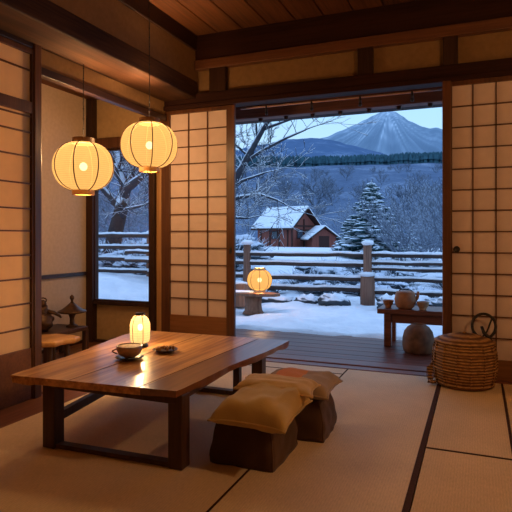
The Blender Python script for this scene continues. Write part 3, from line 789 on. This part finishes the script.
struct(grid(xs, ys, gz).build('ground', M['snow']), 'snow covered garden beyond the veranda', 'snow')
xs = [-60+1.5*i for i in range(70)]; ys = [12.3+1.5*i for i in range(42)]
def gz2(x, y):
    return gz(max(-14, min(x, 5)), 12.4)-.04+.004*(y-12.3)+.25*noise.noise(Vector((x*.15, y*.15, 1)))*min(1, (y-12.3)/6)
struct(grid(xs, ys, gz2).build('ground_far', M['snow']), 'snow covered field beyond the fence', 'snow')

# ------------------------------------------------------------------ fences
def rail_mb(x0, x1, y, z, r, seed, y1=None, wob=.02):
    n = max(4, int(abs(x1-x0)/.25)); y1 = y if y1 is None else y1
    return [(lerp(x0, x1, i/n), lerp(y, y1, i/n), z+wob*noise.noise(Vector((i*.5, seed, 0)))) for i in range(n+1)]
def snow_strip(pts, r, seed):
    mb = MB(); v = []; K = 7
    for i, p in enumerate(pts):
        h = .028+.018*noise.noise(Vector((i*.7, seed, 5)))
        for k in range(K):
            a = PI*k/(K-1); v.append((p[0], p[1]+math.cos(a)*r*1.05, p[2]+r*.55+math.sin(a)*(h+r*.35)))
    n = len(pts); fs = [(i*K+k, i*K+k+1, (i+1)*K+k+1, (i+1)*K+k) for i in range(n-1) for k in range(K-1)]
    fs += [(i*K+K-1, i*K, (i+1)*K, (i+1)*K+K-1) for i in range(n-1)]
    fs += [tuple(range(K)), tuple((n-1)*K+k for k in range(K-1, -1, -1))]
    return mb.add(v, fs, True)
def densify(pts, k=3):
    out = []
    for a, b in zip(pts, pts[1:]):
        for i in range(k): out.append(tuple(lerp(a[j], b[j], i/k) for j in range(3)))
    return out+[pts[-1]]
FY = 9.92
f1 = empty('wooden_fence', (-1.87, FY, -.22))
def frel(pts, o): return [(p[0]-o[0], p[1]-o[1], p[2]-o[2]) for p in pts]
O = (-1.87, FY, -.22)
for (z, r, x0, x1) in ((.715, .036, -7.2, -1.9), (.72, .036, -1.9, 1.6), (.535, .040, -7.2, -1.85), (.575, .030, -1.95, 1.6), (.47, .028, -1.9, 1.6), (.275, .042, -6.6, -1.9), (.285, .034, -1.85, 1.6), (.07, .045, -5.2, -1.9), (.045, .040, -1.8, 1.6)):
    p = frel(rail_mb(x0, x1, FY+.02, z, r, z*7), O)
    rl = MB().tube(p, r*1.2, 10).build('rail', M['fence'], f1)
    snow_strip(densify(p), r*1.1, z*9).build('snow_cap', M['snow'], rl)
def post_(f, o, x, y, zb, zm, zt, r1, r2, capr):
    a = MB(); a.lathe([(0, 0), (r1*.98, 0), (r1*1.03, (zm-zb)*.5), (r1*.95, zm-zb-.02), (r2*1.1, zm-zb), (r2, zm-zb+.01), (r2, zt-zb), (0, zt-zb)], 14, (x-o[0], y-o[1], zb-o[2]), smooth=True)
    pp = a.build('post', M['fencepost'], f)
    MB().blob((x-o[0], y-o[1], zt-o[2]+.02), (capr, capr, .055), 14, 8, .2, x).build('snow_cap', M['snow'], pp)
    if r1 > r2*1.2:
        MB().blob((x-o[0], y-o[1]-.03, zm-o[2]+.01), (r1*1.15, r1*1.1, .05), 14, 8, .2, x).build('snow_cap', M['snow'], pp)
post_(f1, O, -1.87, FY-.0, -.30, .36, .92, .135, .080, .115)
post_(f1, O, -4.27, FY-.0, -.30, .40, .92, .085, .075, .13)
post_(f1, O, -5.60, FY+.05, -.3, .2, .66, .06, .05, .07)
post_(f1, O, .9, FY, -.3, .3, .92, .12, .08, .1)
tag(f1, 'snow topped rustic log fence beyond the wide opening', 'fence')
f2 = empty('wooden_fence', (-8.4, 10.6, .2)); O = (-8.4, 10.6, .2)
for (z, r) in ((1.06, .045), (.79, .042), (.52, .045), (.24, .042)):
    p = frel(rail_mb(-11.5, -6.55, 10.6, z+.03, r, z*5, 10.3), O)
    rl = MB().tube(p, r*1.2, 10).build('rail', M['fence'], f2)
    snow_strip(densify(p), r*1.1, z*9).build('snow_cap', M['snow'], rl)
for x in (-10.6, -8.55, -7.0):
    post_(f2, O, x, 10.55, .0, .6, 1.12, .06, .055, .075)
tag(f2, 'snow topped log fence seen through the narrow window', 'fence')

# rocks and shrubs by the fence
for k, (x, y, r, h) in enumerate(((-2.35, 9.3, .28, .14), (-2.9, 9.5, .22, .12), (-1.35, 9.25, .25, .16), (-.95, 9.5, .32, .15), (-.45, 9.3, .22, .13), (-.15, 9.6, .3, .18), (-5.3, 9.2, .3, .2), (-1.0, 8.75, .15, .08), (-3.5, 9.55, .3, .12))):
    o = MB().blob((0, 0, 0), (r, r*.7, h), 20, 12, .5, k*2).build('rock', M['rock']); o.location = (x, y, gz(x, y)+h*.25)
    tag(o, 'dark garden rock capped with snow at the foot of the fence', 'rock', 'snowy rocks along the fence')
def shrub_mesh(seed):
    mb = MB(); r = random.Random(seed)
    for k in range(16):
        a = r.uniform(0, 2*PI); d = r.uniform(0, .55); z = r.uniform(.1, .75)*(1-d*.6)
        mb.blob((math.cos(a)*d, math.sin(a)*d, z), (r.uniform(.14, .26), r.uniform(.14, .26), r.uniform(.08, .14)), 9, 6, .9, k+seed, 5)
    for k in range(40):
        a = r.uniform(0, 2*PI); b = r.uniform(.3, 1.3); L = r.uniform(.7, 1.15)
        mb.tube([(0, 0, 0), (math.cos(a)*L*.5*math.cos(b), math.sin(a)*L*.5*math.cos(b), L*.45*math.sin(b)+.1), (math.cos(a)*L*math.cos(b)*.95, math.sin(a)*L*math.cos(b)*.95, L*math.sin(b))], [.014, .012, .005], 4)
    return mb
sh0 = [shrub_mesh(s).build('snowy_shrub', M['shrub']) for s in (1, 2, 3)]
used = set()
cnt = 0
for k in range(62):
    row = k % 3
    x = -19+.62*k*.5+rnd.uniform(-.4, .4) if row < 2 else rnd.uniform(-17, .8)
    y = [11.6, 14.5, 19.5][row]+rnd.uniform(-.6, .9)
    if row == 0: x = -10.6+k*.21
    i = k % 3
    o = sh0[i] if i not in used else sh0[i].copy()
    if i in used: COL.objects.link(o)
    used.add(i)
    s = rnd.uniform(.55, .95)*(1+.2*row)
    o.location = (x, y, (gz(x, y) if y < 12.3 else gz2(x, y))-.08); o.rotation_euler = (0, 0, rnd.uniform(0, 6)); o.scale = (s*1.1, s*1.1, s*rnd.uniform(.7, 1.0))
    tag(o, 'low shrub buried in snow beyond the log fence', 'shrub', 'snowy shrubs beyond the fence')

# stump seat with lantern
ss = empty('stump_seat', (-3.50, 8.40, -.24))
MB().lathe([(0, 0), (.19, 0), (.15, .06), (.135, .16), (.15, .30), (0, .31)], 18).build('stump', M['stump'], ss)
poly = [(-.50, -.14), (-.2, -.2), (.15, -.19), (.42, -.10), (.47, .04), (.2, .2), (-.2, .22), (-.5, .15)]
MB().prism(poly, .305, .355).build('seat_slab', M['stump'], ss, .012)
MB().blob((-.18, .02, .358), (.27, .15, .022), 20, 8, .5, 4).build('snow_patch', M['snow'], ss)
tag(ss, 'stump seat with a thick slab top standing in the snow under the outdoor lantern', 'seat')
tag(lantern('garden_lantern', (-3.36, 8.33, .335), .205, .175, 60, None, ('lwood', 'lwood'), 'washi', 8, .095, bulbr=.035), 'round glowing paper lantern on the stump seat in the snow', 'lantern')
wbk = box(-.22, .22, -.15, .15, 0, .42).build('wood_block', M['stump'], None, .02); wbk.location = (-4.12, 9.05, -.22)
tag(wbk, 'short brown wooden block behind the stump seat, snow on top', 'block')
MB().blob((0, 0, .425), (.24, .17, .04), 18, 8, .3, 8).build('snow_cap', M['snow'], wbk)

# ------------------------------------------------------------------ trees
def grow(mb, p, d, L, r, depth, rn, up=.12, spread=.6, seg=4, wob=.25, minr=.004):
    n = 4; pts = [p.copy()]; rad = [r]
    q = p.copy(); dd = d.normalized()
    for i in range(n):
        dd = (dd+Vector((rn.uniform(-1, 1), rn.uniform(-1, 1), rn.uniform(-1, 1)))*wob*.5+Vector((0, 0, up*.3))).normalized()
        q = q+dd*(L/n); pts.append(q.copy()); rad.append(max(minr, r*(1-.45*(i+1)/n)))
    mb.tube(pts, rad, seg if r > .03 else 3)
    if depth <= 0: return
    k = rn.choice((2, 3, 3))
    for i in range(k):
        ax = Vector((rn.uniform(-1, 1), rn.uniform(-1, 1), rn.uniform(-.5, .7)))
        nd = (dd+ax*spread).normalized()
        grow(mb, pts[-1] if i < 2 else pts[2+rn.choice((0, 1))], nd, L*rn.uniform(.62, .85), rad[-1]*rn.uniform(.62, .85), depth-1, rn, up, spread, seg, wob, minr)
    if depth >= 2:
        for i in range(2):
            j = rn.choice((1, 2, 3)); ax = Vector((rn.uniform(-1, 1), rn.uniform(-1, 1), rn.uniform(-.3, .8)))
            grow(mb, pts[j], (dd*.4+ax).normalized(), L*.55, rad[j]*.45, depth-2, rn, up, spread, seg, wob, minr)
def limb(mb, pts, rad, rn, depth=3, n_side=3, L=1.0, updir=.1, seg=6, tip=True, minr=.006):
    pts = [Vector(p) for p in pts]; mb.tube(pts, rad, 8)
    for i in range(1, len(pts)):
        for k in range(n_side):
            t = rn.random(); p = pts[i-1].lerp(pts[i], t); d = (pts[i]-pts[i-1]).normalized()
            ax = Vector((rn.uniform(-1, 1), rn.uniform(-.8, .8), rn.uniform(-.5, .9)))
            grow(mb, p, (d*.6+ax).normalized(), L*rn.uniform(.5, 1), rad[i]*.5, depth, rn, updir, .65, 4, .25, minr)
    if tip: grow(mb, pts[-1], pts[-1]-pts[-2], L, rad[-1]*.9, depth, rn, updir, .6, 4, .25, minr)
# old tree beyond the window fence
t1 = empty('bare_tree', (-10.75, 14, .1)); O = Vector((-10.75, 14, .1)); rn = random.Random(11)
mb = MB(); V = lambda x, z, y=14.0: tuple(Vector((x, y, z))-O)
mb.tube([V(-10.75, -.1), V(-10.66, .64), V(-10.5, 1.3), V(-10.34, 1.8), V(-10.2, 2.3)], [.34, .27, .24, .22, .20], 10)
mb.build('trunk', M['trunk'], t1)
mb = MB()
limb(mb, [V(-10.2, 2.25), V(-9.9, 2.6, 13.8), V(-9.4, 2.85, 13.7), V(-8.8, 3.1, 13.6)], [.16, .13, .10, .07], rn, 3, 3, 1.0, minr=.009)
limb(mb, [V(-10.22, 2.2), V(-10.3, 2.7, 14.1), V(-10.55, 3.2, 14.2), V(-10.7, 3.9, 14.3)], [.16, .12, .10, .07], rn, 3, 3, 1.0, minr=.009)
limb(mb, [V(-10.3, 1.9), V(-10.9, 2.6, 13.8), V(-11.4, 3.2, 13.7)], [.12, .09, .06], rn, 3, 3, .9, minr=.009)
limb(mb, [V(-10.4, 1.6), V(-9.9, 1.9, 13.7), V(-9.1, 2.0, 13.5)], [.09, .06, .04], rn, 3, 3, .8, minr=.009)
limb(mb, [V(-10.2, 2.4), V(-9.9, 3.1, 14.4), V(-9.6, 3.9, 14.5)], [.10, .08, .05], rn, 3, 3, 1.0, minr=.009)
mb.build('branches', M['branch'], t1)
tag(t1, 'old bare tree with a thick forked trunk behind the window fence', 'tree')
# tree at the left of the wide opening
t2 = empty('bare_tree', (-6.9, 14, -.2)); O = Vector((-6.9, 14, -.2)); rn = random.Random(5)
mb = MB()
mb.tube([V(-6.9, -.3), V(-6.75, .7), V(-6.7, 1.7), V(-6.5, 2.5)], [.26, .21, .18, .15], 10)
mb.build('trunk', M['trunk'], t2)
mb = MB()
limb(mb, [V(-6.5, 2.5), V(-6.2, 3.0), V(-5.9, 3.5), V(-5.55, 4.05), V(-5.3, 4.4), V(-4.95, 4.65)], [.13, .11, .095, .075, .06, .045], rn, 3, 2, .8, .05, minr=.007)
limb(mb, [V(-6.1, 3.15), V(-5.6, 3.45), V(-4.9, 3.75), V(-4.3, 3.95)], [.06, .05, .04, .025], rn, 3, 2, .7, .05, minr=.007)
limb(mb, [V(-5.55, 4.05), V(-5.0, 4.2), V(-4.4, 4.35), V(-4.0, 4.45)], [.05, .04, .03, .02], rn, 2, 1, .7, .05, minr=.007)
limb(mb, [V(-6.6, 2.2), V(-6.9, 3.3), V(-6.6, 4.0), V(-6.3, 4.6)], [.10, .08, .06, .04], rn, 2, 2, .8, .05, minr=.007)
limb(mb, [V(-6.7, 1.9), V(-6.1, 2.15, 13.6), V(-5.4, 2.2, 13.4), V(-4.8, 2.0, 13.2)], [.08, .065, .045, .03], rn, 3, 3, .7, -.05, minr=.007)
limb(mb, [V(-6.7, 1.4), V(-6.2, 1.6, 13.5), V(-5.7, 1.55, 13.2)], [.07, .05, .03], rn, 3, 3, .6, -.05, minr=.007)
limb(mb, [V(-6.7, 2.3), V(-6.0, 2.6, 13.6), V(-5.3, 2.75, 13.4)], [.06, .05, .03], rn, 3, 2, .7, 0, minr=.007)
mb.build('branches', M['branch'], t2)
tag(t2, 'bare tree whose dark limbs reach across the left side of the wide opening', 'tree')

# frosted small trees in the garden and on the slope
def frost_tree(seed, h, depth=4, minr=.012, r0=.09):
    mb = MB(); rn = random.Random(seed)
    pts = [Vector((0, 0, 0))]
    for i in range(4): pts.append(pts[-1]+Vector((rn.uniform(-.06, .06)*h, rn.uniform(-.06, .06)*h, h*.13)))
    mb.tube(pts, [r0*(1-.12*i) for i in range(5)], 6)
    for i in range(1, 5):
        for k in range(3):
            a = rn.uniform(0, 2*PI); grow(mb, pts[i], Vector((math.cos(a), math.sin(a), rn.uniform(.3, 1.1))), h*rn.uniform(.2, .3), r0*.5, depth, rn, .15, .6, 4, .3, minr)
    grow(mb, pts[-1], Vector((0, 0, 1)), h*.25, r0*.6, depth, rn, .2, .6, 4, .3, minr)
    return mb
ft = [frost_tree(s, 5.0, 3, .014).build('frosted_tree', M['frost']) for s in (21, 22, 23, 24)]
used = set()
def place_ft(x, y, z, s, label, group):
    i = rnd.randrange(4)
    o = ft[i] if i not in used else ft[i].copy()
    if i in used: COL.objects.link(o)
    used.add(i)
    o.location = (x, y, z); o.rotation_euler = (0, 0, rnd.uniform(0, 6)); o.scale = (s*1.15, s*1.15, s)
    tag(o, label, 'tree', group)
for k, (x, y, s) in enumerate(((-2.6, 20, .55), (-1.9, 17, .42), (-1.4, 22, .62), (-.9, 16.5, .5), (-12.6, 20, .6), (-15, 19.6, .6), (-16, 23, .7), (-2.2, 26, .7), (-19, 27, .8), (-1.5, 35, .7), (-11, 50, .8), (-7, 48, .8), (-22, 50, 1), (-17, 53, .9), (-4.4, 44, .8))):
    place_ft(x, y, gz2(x, y)-.1, s, 'small frosted bare tree standing in the garden between fence and slope', 'frosted trees in the garden')

# slope: rises from the field to a ridge
def dirv(u):
    """unit direction on the ground for a bearing u (radians, left of +Y is negative)"""
    return Vector((math.sin(u), math.cos(u), 0))
def hill_z(x, y):
    d = math.hypot(x, y); t = min(1, max(0, (d-58)/560)); u = math.atan2(x, y)
    base = .25+83*(t**1.15)
    base += 5.0*noise.noise(Vector((x*.012, y*.012, 2)))*min(1, t*4)*(1-t**3)+2.0*noise.noise(Vector((x*.05, y*.05, 5)))*min(1, t*4)
    return base
def polar(us, ds, zf):
    mb = MB(); n = len(us); vs = []
    for d in ds:
        for u in us:
            x = math.sin(u)*d; y = math.cos(u)*d; vs.append((x, y, zf(x, y, u, d)))
    mb.add(vs, [(j*n+i, j*n+i+1, (j+1)*n+i+1, (j+1)*n+i) for j in range(len(ds)-1) for i in range(n-1)], True)
    return mb
def mat_forest(name, dark, mid, light, s1, s2, thr=(.40, .52, .66)):
    m, nt, out = new_mat(name); p = princ(nt, dark, .95, .05)
    v = coords(nt, (1, 1, .45))
    n1 = N(nt, 'ShaderNodeTexNoise', Scale=s1, Detail=10.0, Roughness=.72, Distortion=.6); nt.links.new(v, n1.inputs['Vector'])
    n2 = N(nt, 'ShaderNodeTexNoise', Scale=s2, Detail=4.0); nt.links.new(v, n2.inputs['Vector'])
    a = nt.nodes.new('ShaderNodeMath'); a.operation = 'MULTIPLY_ADD'; a.inputs[1].default_value = .45
    b = nt.nodes.new('ShaderNodeMath'); b.operation = 'MULTIPLY'; b.inputs[1].default_value = .55
    nt.links.new(n2.outputs[0], a.inputs[0]); nt.links.new(n1.outputs[0], b.inputs[0]); nt.links.new(b.outputs[0], a.inputs[2])
    nt.links.new(ramp(nt, a.outputs[0], [(thr[0], dark), (thr[1], mid), (thr[2], light)]), p.inputs['Base Color'])
    nt.links.new(p.outputs[0], out.inputs[0]); return m
us = [R(-52)+R(62)*i/110 for i in range(111)]
ds = [58+562*(j/60)**1.3 for j in range(61)]
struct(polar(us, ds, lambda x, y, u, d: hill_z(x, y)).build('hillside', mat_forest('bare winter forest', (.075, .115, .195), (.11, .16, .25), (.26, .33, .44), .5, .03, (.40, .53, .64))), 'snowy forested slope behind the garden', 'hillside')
# bare trees on the slope
bt = [frost_tree(s, 9.0, 3, .035, .16).build('slope_tree', M['twig_far']) for s in (31, 32, 33)]
used3 = set()
spots = []
while len(spots) < 140:
    u = R(rnd.uniform(-43, 0)); d = 66+380*rnd.random()**.9
    x = math.sin(u)*d; y = math.cos(u)*d
    if all((x-a)**2+(y-b)**2 > 60 for a, b in spots): spots.append((x, y))
for k, (x, y) in enumerate(spots):
    d = math.hypot(x, y); i = k % 3
    o = bt[i] if i not in used3 else bt[i].copy()
    if i in used3: COL.objects.link(o)
    used3.add(i); s = rnd.uniform(.45, .75)
    o.location = (x, y, hill_z(x, y)-.3); o.rotation_euler = (0, 0, rnd.uniform(0, 6)); o.scale = (s*1.1, s*1.1, s)
    tag(o, 'frosted bare tree on the far wooded slope', 'tree', 'frosted trees on the slope')
# evergreen belt on the ridge
def conifers(name, mat, us_, d0, d1, h0, h1, count, zf, seed):
    mb = MB(); r = random.Random(seed)
    for k in range(count):
        u = us_[0]+(us_[1]-us_[0])*r.random(); d = r.uniform(d0, d1); x = math.sin(u)*d; y = math.cos(u)*d; z = zf(x, y)
        h = r.uniform(h0, h1); w = h*.24
        v = [(x, y, z+h)]
        for (f, g) in ((1.0, .30), (.45, .36), (.85, -.05)):
            for j in range(6): v.append((x+w*f*(1 if True else 0)*math.cos(j*PI/3+k), y+w*f*math.sin(j*PI/3+k), z+h*g if g > 0 else z-1))
        fs = [(0, 1+j, 1+(j+1) % 6) for j in range(6)]+[(1+j, 7+j, 7+(j+1) % 6, 1+(j+1) % 6) for j in range(6)]+[(7+j, 13+j, 13+(j+1) % 6, 7+(j+1) % 6) for j in range(6)]
        mb.add(v, fs)
    return mb.build(name, mat)
bl = conifers('evergreen_belt', plain('dark distant evergreens', (.045, .105, .135), .95, .05, .3, .2, 0), (R(-50), R(4)), 560, 618, 9, 11.5, 2600, hill_z, 3)
tag(bl, 'dark band of evergreens along the ridge below the mountains', 'evergreens', kind='stuff')

# middle ridge and the mountain
def interp(tab, x):
    if x <= tab[0][0]: return tab[0][1]
    for (a, b), (c, d) in zip(tab, tab[1:]):
        if x <= c: 
            t = (x-a)/(c-a); t = t*t*(3-2*t)*.5+t*.5; return b+(d-b)*t
    return tab[-1][1]
# crest heights (m) at 2.2 km by bearing (degrees)
C2 = [(-45, 345), (-33, 350), (-24.6, 352), (-23, 370), (-21.4, 382), (-19.3, 396), (-16.6, 400), (-14.5, 393), (-12.5, 376), (-9.7, 341), (-7.4, 306), (-3, 276), (5, 250)]
def ridge2(x, y, u, d):
    c = interp(C2, math.degrees(u)); t = max(0, min(1, (d-900)/1300)); f = t**1.1
    z = 40+(c-40)*f
    k = min(1, t*3)
    z += k*(1-t*.85)*55*noise.noise(Vector((x*.0022, y*.0022, 3)))+k*(1-t*.6)*16*noise.noise(Vector((x*.009, y*.009, 8)))+5*k*noise.noise(Vector((x*.03, y*.03, 1)))
    if d > 2200: z = c-(d-2200)*.5
    return z
us = [R(-50)+R(56)*i/220 for i in range(221)]
ds = [900+1300*j/50 for j in range(51)]+[2500]
struct(polar(us, ds, ridge2).build('hill_ridge', mat_forest('hazed ridge forest with snow', (.060, .115, .21), (.085, .15, .27), (.26, .35, .46), .012, .0035, (.40, .56, .70))), 'dark wooded ridge in front of the mountain', 'ridge')  # distance haze is put into the forest colours
def mat_mount():
    m, nt, out = new_mat('hazed mountain snow and rock'); p = princ(nt, (.2, .3, .4), .95, .05)
    tc = nt.nodes.new('ShaderNodeTexCoord')
    at = nt.nodes.new('ShaderNodeAttribute'); at.attribute_name = 'snow'
    nt.links.new(ramp(nt, at.outputs['Fac'], [(.0, (.17, .25, .34)), (.45, (.24, .33, .43)), (.78, (.40, .50, .60)), (1, (.62, .72, .80))]), p.inputs['Base Color'])  # snow and rock tones lightened to stand in for haze
    nt.links.new(p.outputs[0], out.inputs[0]); return m
# mountain as a cone-like massif at about 9 km
D3 = 9000.0
def ang(px): return math.atan((px-256)/540.0)-R(22.35)
PK = ang(388)
PROF = [(-39, 1700), (-32, 1430), (-24.6, 1450), (-18.75, 1515), (-14.96, 1654), (-13.5, 1747), (-11.96, 1837), (-10.94, 1915), (-10.1, 1980), (-9.3, 2030), (-8.6, 2042), (-7.9, 2022), (-7.2, 1948), (-6.5, 1861), (-5.07, 1752), (-4.5, 1722), (-3.9, 1732), (-3.06, 1684), (-.7, 1566), (3, 1311)]
def mount(x, y, u, d):
    c = interp(PROF, math.degrees(u))
    t = (d-5200)/(D3-5200); t = max(0, min(1, t))
    pk = Vector((math.sin(PK)*D3, math.cos(PK)*D3, 0)); dv = Vector((x, y, 0))-pk; a = math.atan2(dv.x, -dv.y); rr = dv.length
    base = 300+(c-300)*(t**1.35)
    g = noise.noise(Vector((a*7.5, rr*.00025, 0)))+.6*noise.noise(Vector((a*19, rr*.0006, 5)))
    base += g*120*math.sin(PI*min(1, t*1.0))*.9*min(1, rr/900)
    base += 22*noise.noise(Vector((x*.0018, y*.0018, 7)))*(1-t*.5)
    if d > D3+5: base = c-(d-D3)*.5
    return base
us = [R(-40)+R(48)*i/300 for i in range(301)]
ds = [5200+3800*j/80 for j in range(81)]+[9900]
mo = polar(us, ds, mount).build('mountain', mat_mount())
at = mo.data.attributes.new('snow', 'FLOAT', 'POINT')
vals = []
pk = Vector((math.sin(PK)*D3, math.cos(PK)*D3, 0))
for v in mo.data.vertices:
    x, y, z = v.co; dv = Vector((x, y, 0))-pk; a = math.atan2(dv.x, -dv.y); rr = dv.length
    el = math.degrees(math.atan2(z, math.hypot(x, y)))
    st = noise.noise(Vector((a*16, rr*.0004, 2)))*.55+noise.noise(Vector((a*38, rr*.0009, 6)))*.45+.25*noise.noise(Vector((x*.004, y*.004, 3)))
    hgt = (z-1150)/1000
    vals.append(max(0, min(1, -.02+.85*hgt+st*1.0-.25*min(1, abs(math.degrees(math.atan2(x, y)-PK))/9))))
at.data.foreach_set('value', vals)
struct(mo, 'tall snow streaked mountain against the pale sky', 'mountain')

# conifer in the middle distance
def conifer(name, loc, h, rb, mat, seed, nl=15):
    t = empty(name, loc); r = random.Random(seed)
    MB().tube([(0, 0, 0), (0, 0, h*.5), (0, 0, h)], [h*.025, h*.016, h*.004], 8).build('trunk', M['trunk'], t)
    mb = MB()
    for L in range(nl):
        f = L/(nl-1); z = h*(.10+.86*f); rad = rb*(1-f)**.85+.04*rb; nb = int(11-5*f)
        for k in range(nb):
            a = 2*PI*(k+r.random()*.6)/nb+L*.7; rr = rad*r.uniform(.75, 1.08); z0 = z+r.uniform(-.02, .02)*h
            # a branch: drooping spine with clumps of needles and up-turned tip
            n = 5
            for j in range(1, n+1):
                q = j/n; px = math.cos(a)*rr*q; py = math.sin(a)*rr*q; pz = z0-rr*.30*q+rr*.16*q*q
                w = rb*.18*(1-.35*q)*(1-.45*f)
                for m_ in range(2):
                    aa = a+r.uniform(-1, 1)*.25
                    mb.blob((px+r.uniform(-.6, .6)*w, py+r.uniform(-.6, .6)*w, pz+r.uniform(-.3, .2)*w), (w*1.05, w*1.05, w*.38), 7, 5, .8, k+L+j+m_, 6)
                for m_ in range(4):
                    aa = a+r.choice((-1, 1))*r.uniform(.3, 1.1); ln = w*2.0
                    mb.tube([(px, py, pz), (px+math.cos(aa)*ln, py+math.sin(aa)*ln, pz-ln*.15)], [w*.16, w*.03], 3)
    mb.tube([(0, 0, h*.95), (0, 0, h*1.04)], [.03*h*.5, .002], 5)
    mb.build('needles', mat, t); return t
tag(conifer('conifer', (-5.45, 30, .05), 4.0, 2.0, M['pine'], 3, 17), 'snow dusted conifer standing beyond the fence in the middle of the view', 'conifer')
tag(conifer('conifer', (-7.6, 33, .05), 1.7, .9, M['pine'], 6, 8), 'short snowy conifer left of the tall one', 'conifer')
tag(conifer('conifer', (-3.1, 28.5, .0), 1.7, .8, M['pine'], 8, 8), 'short snowy conifer right of the tall one', 'conifer')
tag(conifer('conifer', (-21.0, 44, .05), 3.0, 1.5, M['pine'], 9, 9), 'snowy conifer behind the left tree near the house', 'conifer')

# ------------------------------------------------------------------ house
hs = empty('garden_house', (-15.25, 44.0, .1), R(-19))
L_, W_, HE, HR = 4.1, 3.7, 2.25, 3.85
def gable(mb, x0, x1, w, he, hr):
    mb.prism([(-w/2, 0), (w/2, 0), (w/2, he), (0, hr), (-w/2, he)], x0, x1, lambda a, b, c: (c, a, b))
g = MB(); gable(g, -L_/2, L_/2, W_, HE, HR-.25); g.build('wall', M['hwall'], hs)
def roof(mb, x0, x1, w, he, hr, th, over):
    s = (hr-he)/(w/2)
    for sg in (-1, 1):
        ye = sg*(w/2+over); ze = he-s*over
        v = []
        for x in (x0, x1): v += [(x, 0, hr), (x, ye, ze), (x, ye, ze+th), (x, 0, hr+th)]
        f = [(0, 1, 2, 3), (7, 6, 5, 4), (0, 4, 5, 1), (3, 2, 6, 7), (1, 5, 6, 2), (0, 3, 7, 4)]
        if sg < 0: f = [tuple(reversed(q)) for q in f]
        mb.add(v, f)
    return mb
rf = roof(MB(), -L_/2-.4, L_/2+.55, W_, HE, HR, .12, .55).build('roof', M['hdark'], hs)
sn = roof(MB(), -L_/2-.38, L_/2+.50, W_, HE+.12, HR+.12, .20, .50).build('snow_layer', M['snow'], rf, .05)
for (y0, y1) in ((-1.1, -.2), (.25, 1.1)):
    w_ = box(L_/2-.02, L_/2+.05, y0, y1, .95, 1.85).build('window', M['hdark'], hs)
    box(L_/2+.04, L_/2+.06, y0+.08, y1-.08, 1.02, 1.78).build('pane', M['glass'], w_)
for x in (-1.6, -.5, .6, 1.6):
    box(x-.06, x+.06, -W_/2-.06, -W_/2+.02, 0, HE).build('timber', M['hdark'], hs)
for y in (-W_/2, 0, W_/2):
    box(L_/2-.02, L_/2+.07, y-.07, y+.07, 0, HE+(.6 if y == 0 else 0)).build('timber', M['hdark'], hs)
box(L_/2-.02, L_/2+.07, -W_/2, W_/2, HE-.15, HE).build('timber', M['hdark'], hs)
w_ = box(-.3, .45, -W_/2-.05, -W_/2+.02, .9, 1.7).build('window', M['hdark'], hs); box(-.22, .37, -W_/2-.07, -W_/2-.03, .98, 1.62).build('pane', M['glass'], w_)
hs.scale = (.9, .9, .86)
tag(hs, 'reddish wooden house with a thick snow roof beyond the fence', 'house')
an = empty('garden_shed', (-11.95, 42.9, .05), R(-19)); an.scale = (.85, .85, .9)
g = MB(); gable(g, -1.2, 1.2, 2.3, 1.15, 1.85); g.build('wall', M['hwall'], an)
rf = roof(MB(), -1.5, 1.6, 2.3, 1.15, 1.95, .10, .55).build('roof', M['hdark'], an)
roof(MB(), -1.48, 1.56, 2.3, 1.24, 2.04, .15, .52).build('snow_layer', M['snow'], rf, .04)
box(1.16, 1.23, -.5, .5, 0, 1.2).build('door', M['hdark'], an)
for m_ in list(COL.objects):
    if m_.parent is an: m_.rotation_euler = (0, 0, R(-38))
tag(an, 'small reddish shed with a snowy roof at the right end of the wooden house', 'shed')

# ------------------------------------------------------------------ world, camera, view
w = bpy.data.worlds.new('dusk'); SC.world = w; w.use_nodes = True; nt = w.node_tree; nt.nodes.clear()
wo = nt.nodes.new('ShaderNodeOutputWorld'); bg = nt.nodes.new('ShaderNodeBackground'); bg.inputs['Strength'].default_value = 1.42
tc = nt.nodes.new('ShaderNodeTexCoord'); sx = nt.nodes.new('ShaderNodeSeparateXYZ'); nt.links.new(tc.outputs['Generated'], sx.inputs[0])
mr = N(nt, 'ShaderNodeMapRange'); mr.inputs['From Min'].default_value = -.1; mr.inputs['From Max'].default_value = 1.0
nt.links.new(sx.outputs['Z'], mr.inputs['Value'])
r_ = ramp(nt, mr.outputs[0], [(0, (.10, .16, .30)), (.09, (.26, .40, .54)), (.22, (.27, .42, .58)), (.33, (.22, .40, .62)), (.6, (.27, .43, .72)), (1, (.28, .43, .72))])
nt.links.new(r_, bg.inputs[0]); nt.links.new(bg.outputs[0], wo.inputs[0])

cam = bpy.data.cameras.new('camera'); co = bpy.data.objects.new('camera', cam); COL.objects.link(co)
co.location = (0, 0, 1.05); co.rotation_euler = (PI/2, 0, R(22.35)); cam.sensor_width = 36; cam.lens = 36*540/512; cam.shift_y = -19/512
cam.clip_start = .05; cam.clip_end = 20000
SC.camera = co
vs = SC.view_settings; vs.view_transform = 'Standard'; vs.look = 'None'; vs.gamma = 1; vs.use_curve_mapping = False; vs.exposure = .55
